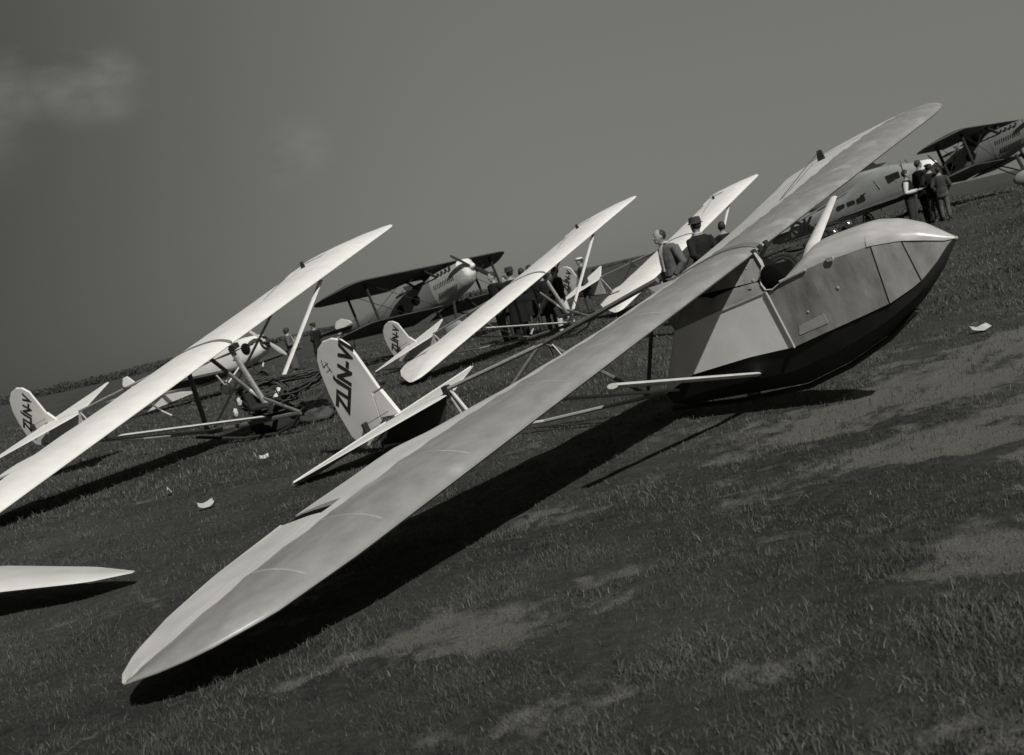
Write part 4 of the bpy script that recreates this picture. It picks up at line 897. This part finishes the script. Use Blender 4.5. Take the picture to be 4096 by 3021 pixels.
def scrap(u, v, r, ang, label, curl=.05):
    p = gp(u, v); z = H(p.x, p.y) + .02; n = 6; vs = []; fs = []
    for i in range(n + 1):
        for j in range(n + 1):
            a, b2 = i / n - .5, j / n - .5
            w_ = .55 + .4 * (.5 + a); x = a * r * 2; y = b2 * r * w_ * (1 - .5 * abs(a)); h_ = curl * (a * a * 3 + .4 * mnoise.noise(Vector((a * 3, b2 * 3, u)))) + .04 * (b2 + .5)
            vs.append((p.x + x * math.cos(ang) - y * math.sin(ang), p.y + x * math.sin(ang) + y * math.cos(ang), z + max(h_, 0)))
    for i in range(n):
        for j in range(n): q = i * (n + 1) + j; fs.append((q, q + 1, q + n + 2, q + n + 1))
    o = raw('paper_scrap', vs, fs, cl(.42, (1, 1, 1)), None, True, False); md = o.modifiers.new('t', 'SOLIDIFY'); md.thickness = .002
    tag(o, label, 'paper scrap', 'scraps of paper on the grass')
scrap(683, 1985, .05, 1.9, 'small white scrap of paper on the grass, left of the larger one')
scrap(828, 2035, .075, .5, 'largest white scrap of paper, on the grass behind the near wing', .04)
scrap(1060, 1841, .055, .1, 'white scrap of paper on the grass below the rope coil', .02)
scrap(3925, 1330, .10, .3, 'white scrap of paper on the turf right of the pod', .03)

# motorcycle
c1 = pw(3235, 965, 25.0)
Mc = thing('motorcycle', 'dark motorcycle with round bright headlamp behind the near glider cockpit', 'motorcycle', Matrix.Translation((c1.x, c1.y, H(c1.x, c1.y))) @ Matrix.Rotation(-.35, 4, 'Z'))
bz_ = .25
for x in (-.68, .68):
    g = G(); g.torus((x, 0, .34), .30, .045, 'y', 28, 8); wo = g.obj('wheel', M_RUB, Mc, True)
    g = G()
    for k in range(10):
        a = PI * k / 5; g.tube([(x, 0, .34), (x + .27 * math.cos(a), 0, .34 + .27 * math.sin(a))], .004, 4)
    g.tube([(x, -.05, .34), (x, .05, .34)], .04, 10); g.obj('spokes', M_METAL, wo)
    g = G(); pts = [(x + .37 * math.cos(a), 0, .34 + .37 * math.sin(a)) for a in [PI * .1 + PI * .9 * i / 12 for i in range(13)]]; g.tube(pts, .05, 6, flat=(.4, 1.2)); g.obj('mudguard', M_BLACK, Mc, True)
g = G(); g.tube([(.66, 0, .34), (.45, 0, .95)], .03, 8); g.obj('fork', M_BLACK, Mc)
g = G(); g.tube([(-.68, 0, .34), (-.1, 0, .3), (.42, 0, .38), (.45, 0, .88), (-.3, 0, .62), (-.68, 0, .34)], .025, 8); g.obj('frame', M_BLACK, Mc)
g = G(); g.ell((.15, 0, .78), (.30, .15, .14), 16, 9); g.obj('fuel_tank', M_BLACK, Mc, True)
g = G(); g.ell((-.32, 0, .76), (.22, .14, .06), 14, 8); g.obj('saddle', M_RUB, Mc, True)
g = G(); g.box((.08, 0, .42), (.34, .22, .22)); g.tube([(.12, 0, .5), (.16, 0, .72)], .09, 10); g.obj('engine', M_METAL, Mc)
g = G(); g.tube([(.15, -.13, .5), (.1, -.15, .26), (-.9, -.16, .28)], .03, 8); g.obj('exhaust_pipe', M_CHROME, Mc, True)
g = G(); g.tube([(.28, -.38, 1.02), (.42, -.2, 1.03), (.44, 0, .96), (.42, .2, 1.03), (.28, .38, 1.02)], .015, 8); g.obj('handlebar', M_BLACK, Mc, True)
g = G(); g.ell((.56, 0, .92), (.10, .11, .11), 16, 10); g.obj('headlamp', M_CHROME, Mc, True)
c1 = pw(3362, 905, 27.5)
Sc = thing('motorcycle', 'second motorcycle, only its bright headlamp and fork showing above the pod deck', 'motorcycle')
cc = copy_tree(Mc); bpy.data.objects.remove(Sc); Sc = cc
Sc.matrix_world = Matrix.Translation((c1.x - .2, c1.y, H(c1.x, c1.y))) @ Matrix.Rotation(-1.15, 4, 'Z'); Sc['label'] = 'second dark motorcycle, its bright headlamp just above the pod deck'
for o_ in (Mc, Sc): o_['group'] = 'motorcycles behind the near glider'

# =================================================================== far bushes and wood
M_LEAF = mat('far_foliage', .075, .9, tint=GRN, var=.5, scale=1.2, spec=.05)
def leafcloud(boxes, n, size, seed):
    r = np.random.default_rng(seed); tot = sum(b[6] for b in boxes); P = []
    for b in boxes:
        k = int(n * b[6] / tot); u = r.normal(0, 1, (k, 3)); u /= np.linalg.norm(u, axis=1)[:, None]; q = u * (r.random(k) ** .4)[:, None]
        P.append(np.array(b[:3]) + q * np.array(b[3:6]))
    P = np.concatenate(P); k = len(P); a = r.normal(0, 1, (k, 3)); a /= np.linalg.norm(a, axis=1)[:, None]; c = r.normal(0, 1, (k, 3)); c -= a * (a * c).sum(1)[:, None]; c /= np.linalg.norm(c, axis=1)[:, None]
    s_ = size * (.6 + .8 * r.random((k, 1))); V = np.stack([P - a * s_, P + c * s_ * .7, P + a * s_, P - c * s_ * .7], 1).reshape(-1, 3)
    return V, np.arange(k * 4).reshape(-1, 4)
prev = None
bl = [(2378, 1070), (2400, 1064), (2418, 1062), (2440, 1056), (2452, 1052), (2478, 1047), (2500, 1036), (2530, 1034), (2553, 1027), (2572, 1024), (2590, 1018), (2606, 1010), (2622, 1004), (2700, 985), (2720, 980)]
protoB = None
for i, (u, v) in enumerate(bl):
    p = pw(u, v, 230 + 6 * (i % 3)); zt = p.z; hgt_ = max(zt, .9) * 1.0
    if protoB is None:
        V, Fq = leafcloud([(0, 0, .62, .5, .5, .36, 1), (.25, .1, .5, .4, .4, .3, .5), (-.28, 0, .45, .36, .4, .28, .5)], 500, .075, 5)
        rb = thing('bush', '', 'bush'); cro = np_mesh('crown', V, Fq, M_LEAF, False); cro.parent = rb
        gt = G(); gt.tube([(0, 0, 0), (.02, 0, .3), (.0, .02, .6)], [.05, .04, .02], 6); gt.obj('trunk', M_WOODD, rb, flip=False); protoB = rb
    else: rb = copy_tree(protoB)
    sx = random.uniform(1.0, 1.7)
    rb.matrix_world = Matrix.Translation((p.x, p.y, 0)) @ Matrix.Rotation(random.random() * 6, 4, 'Z') @ Matrix.Diagonal((sx, sx, hgt_, 1))
    rb['label'] = ['round dark bush on the far skyline left of the balding man', 'bush on the far skyline showing between the balding man and the felt-hatted man'][u > 2650]; rb['group'] = 'row of bushes on the far skyline'
bx_ = []
for i in range(170):
    u = -700 + i * 15.5
    base = 1578 + .2284 * (136 - u)            # the eye-level line at this column
    p = pw(u, base, 380 + 25 * math.sin(i * .7)); k = fbm(np.array([i * .23]), np.array([3.]), 3)[0]
    hh = 1.75 + 1.6 * (k - .4) + (.8 if u < 900 else -.25)
    bx_.append((p.x, p.y, hh * .45, 4.5, 2.5, hh * .6, 1))
V, Fq = leafcloud(bx_, 60000, .26, 8); wd = np_mesh('wood', V, Fq, M_LEAF, False); tag(wd, 'low dark belt of woodland along the far edge of the field, left', 'woodland', kind='stuff')
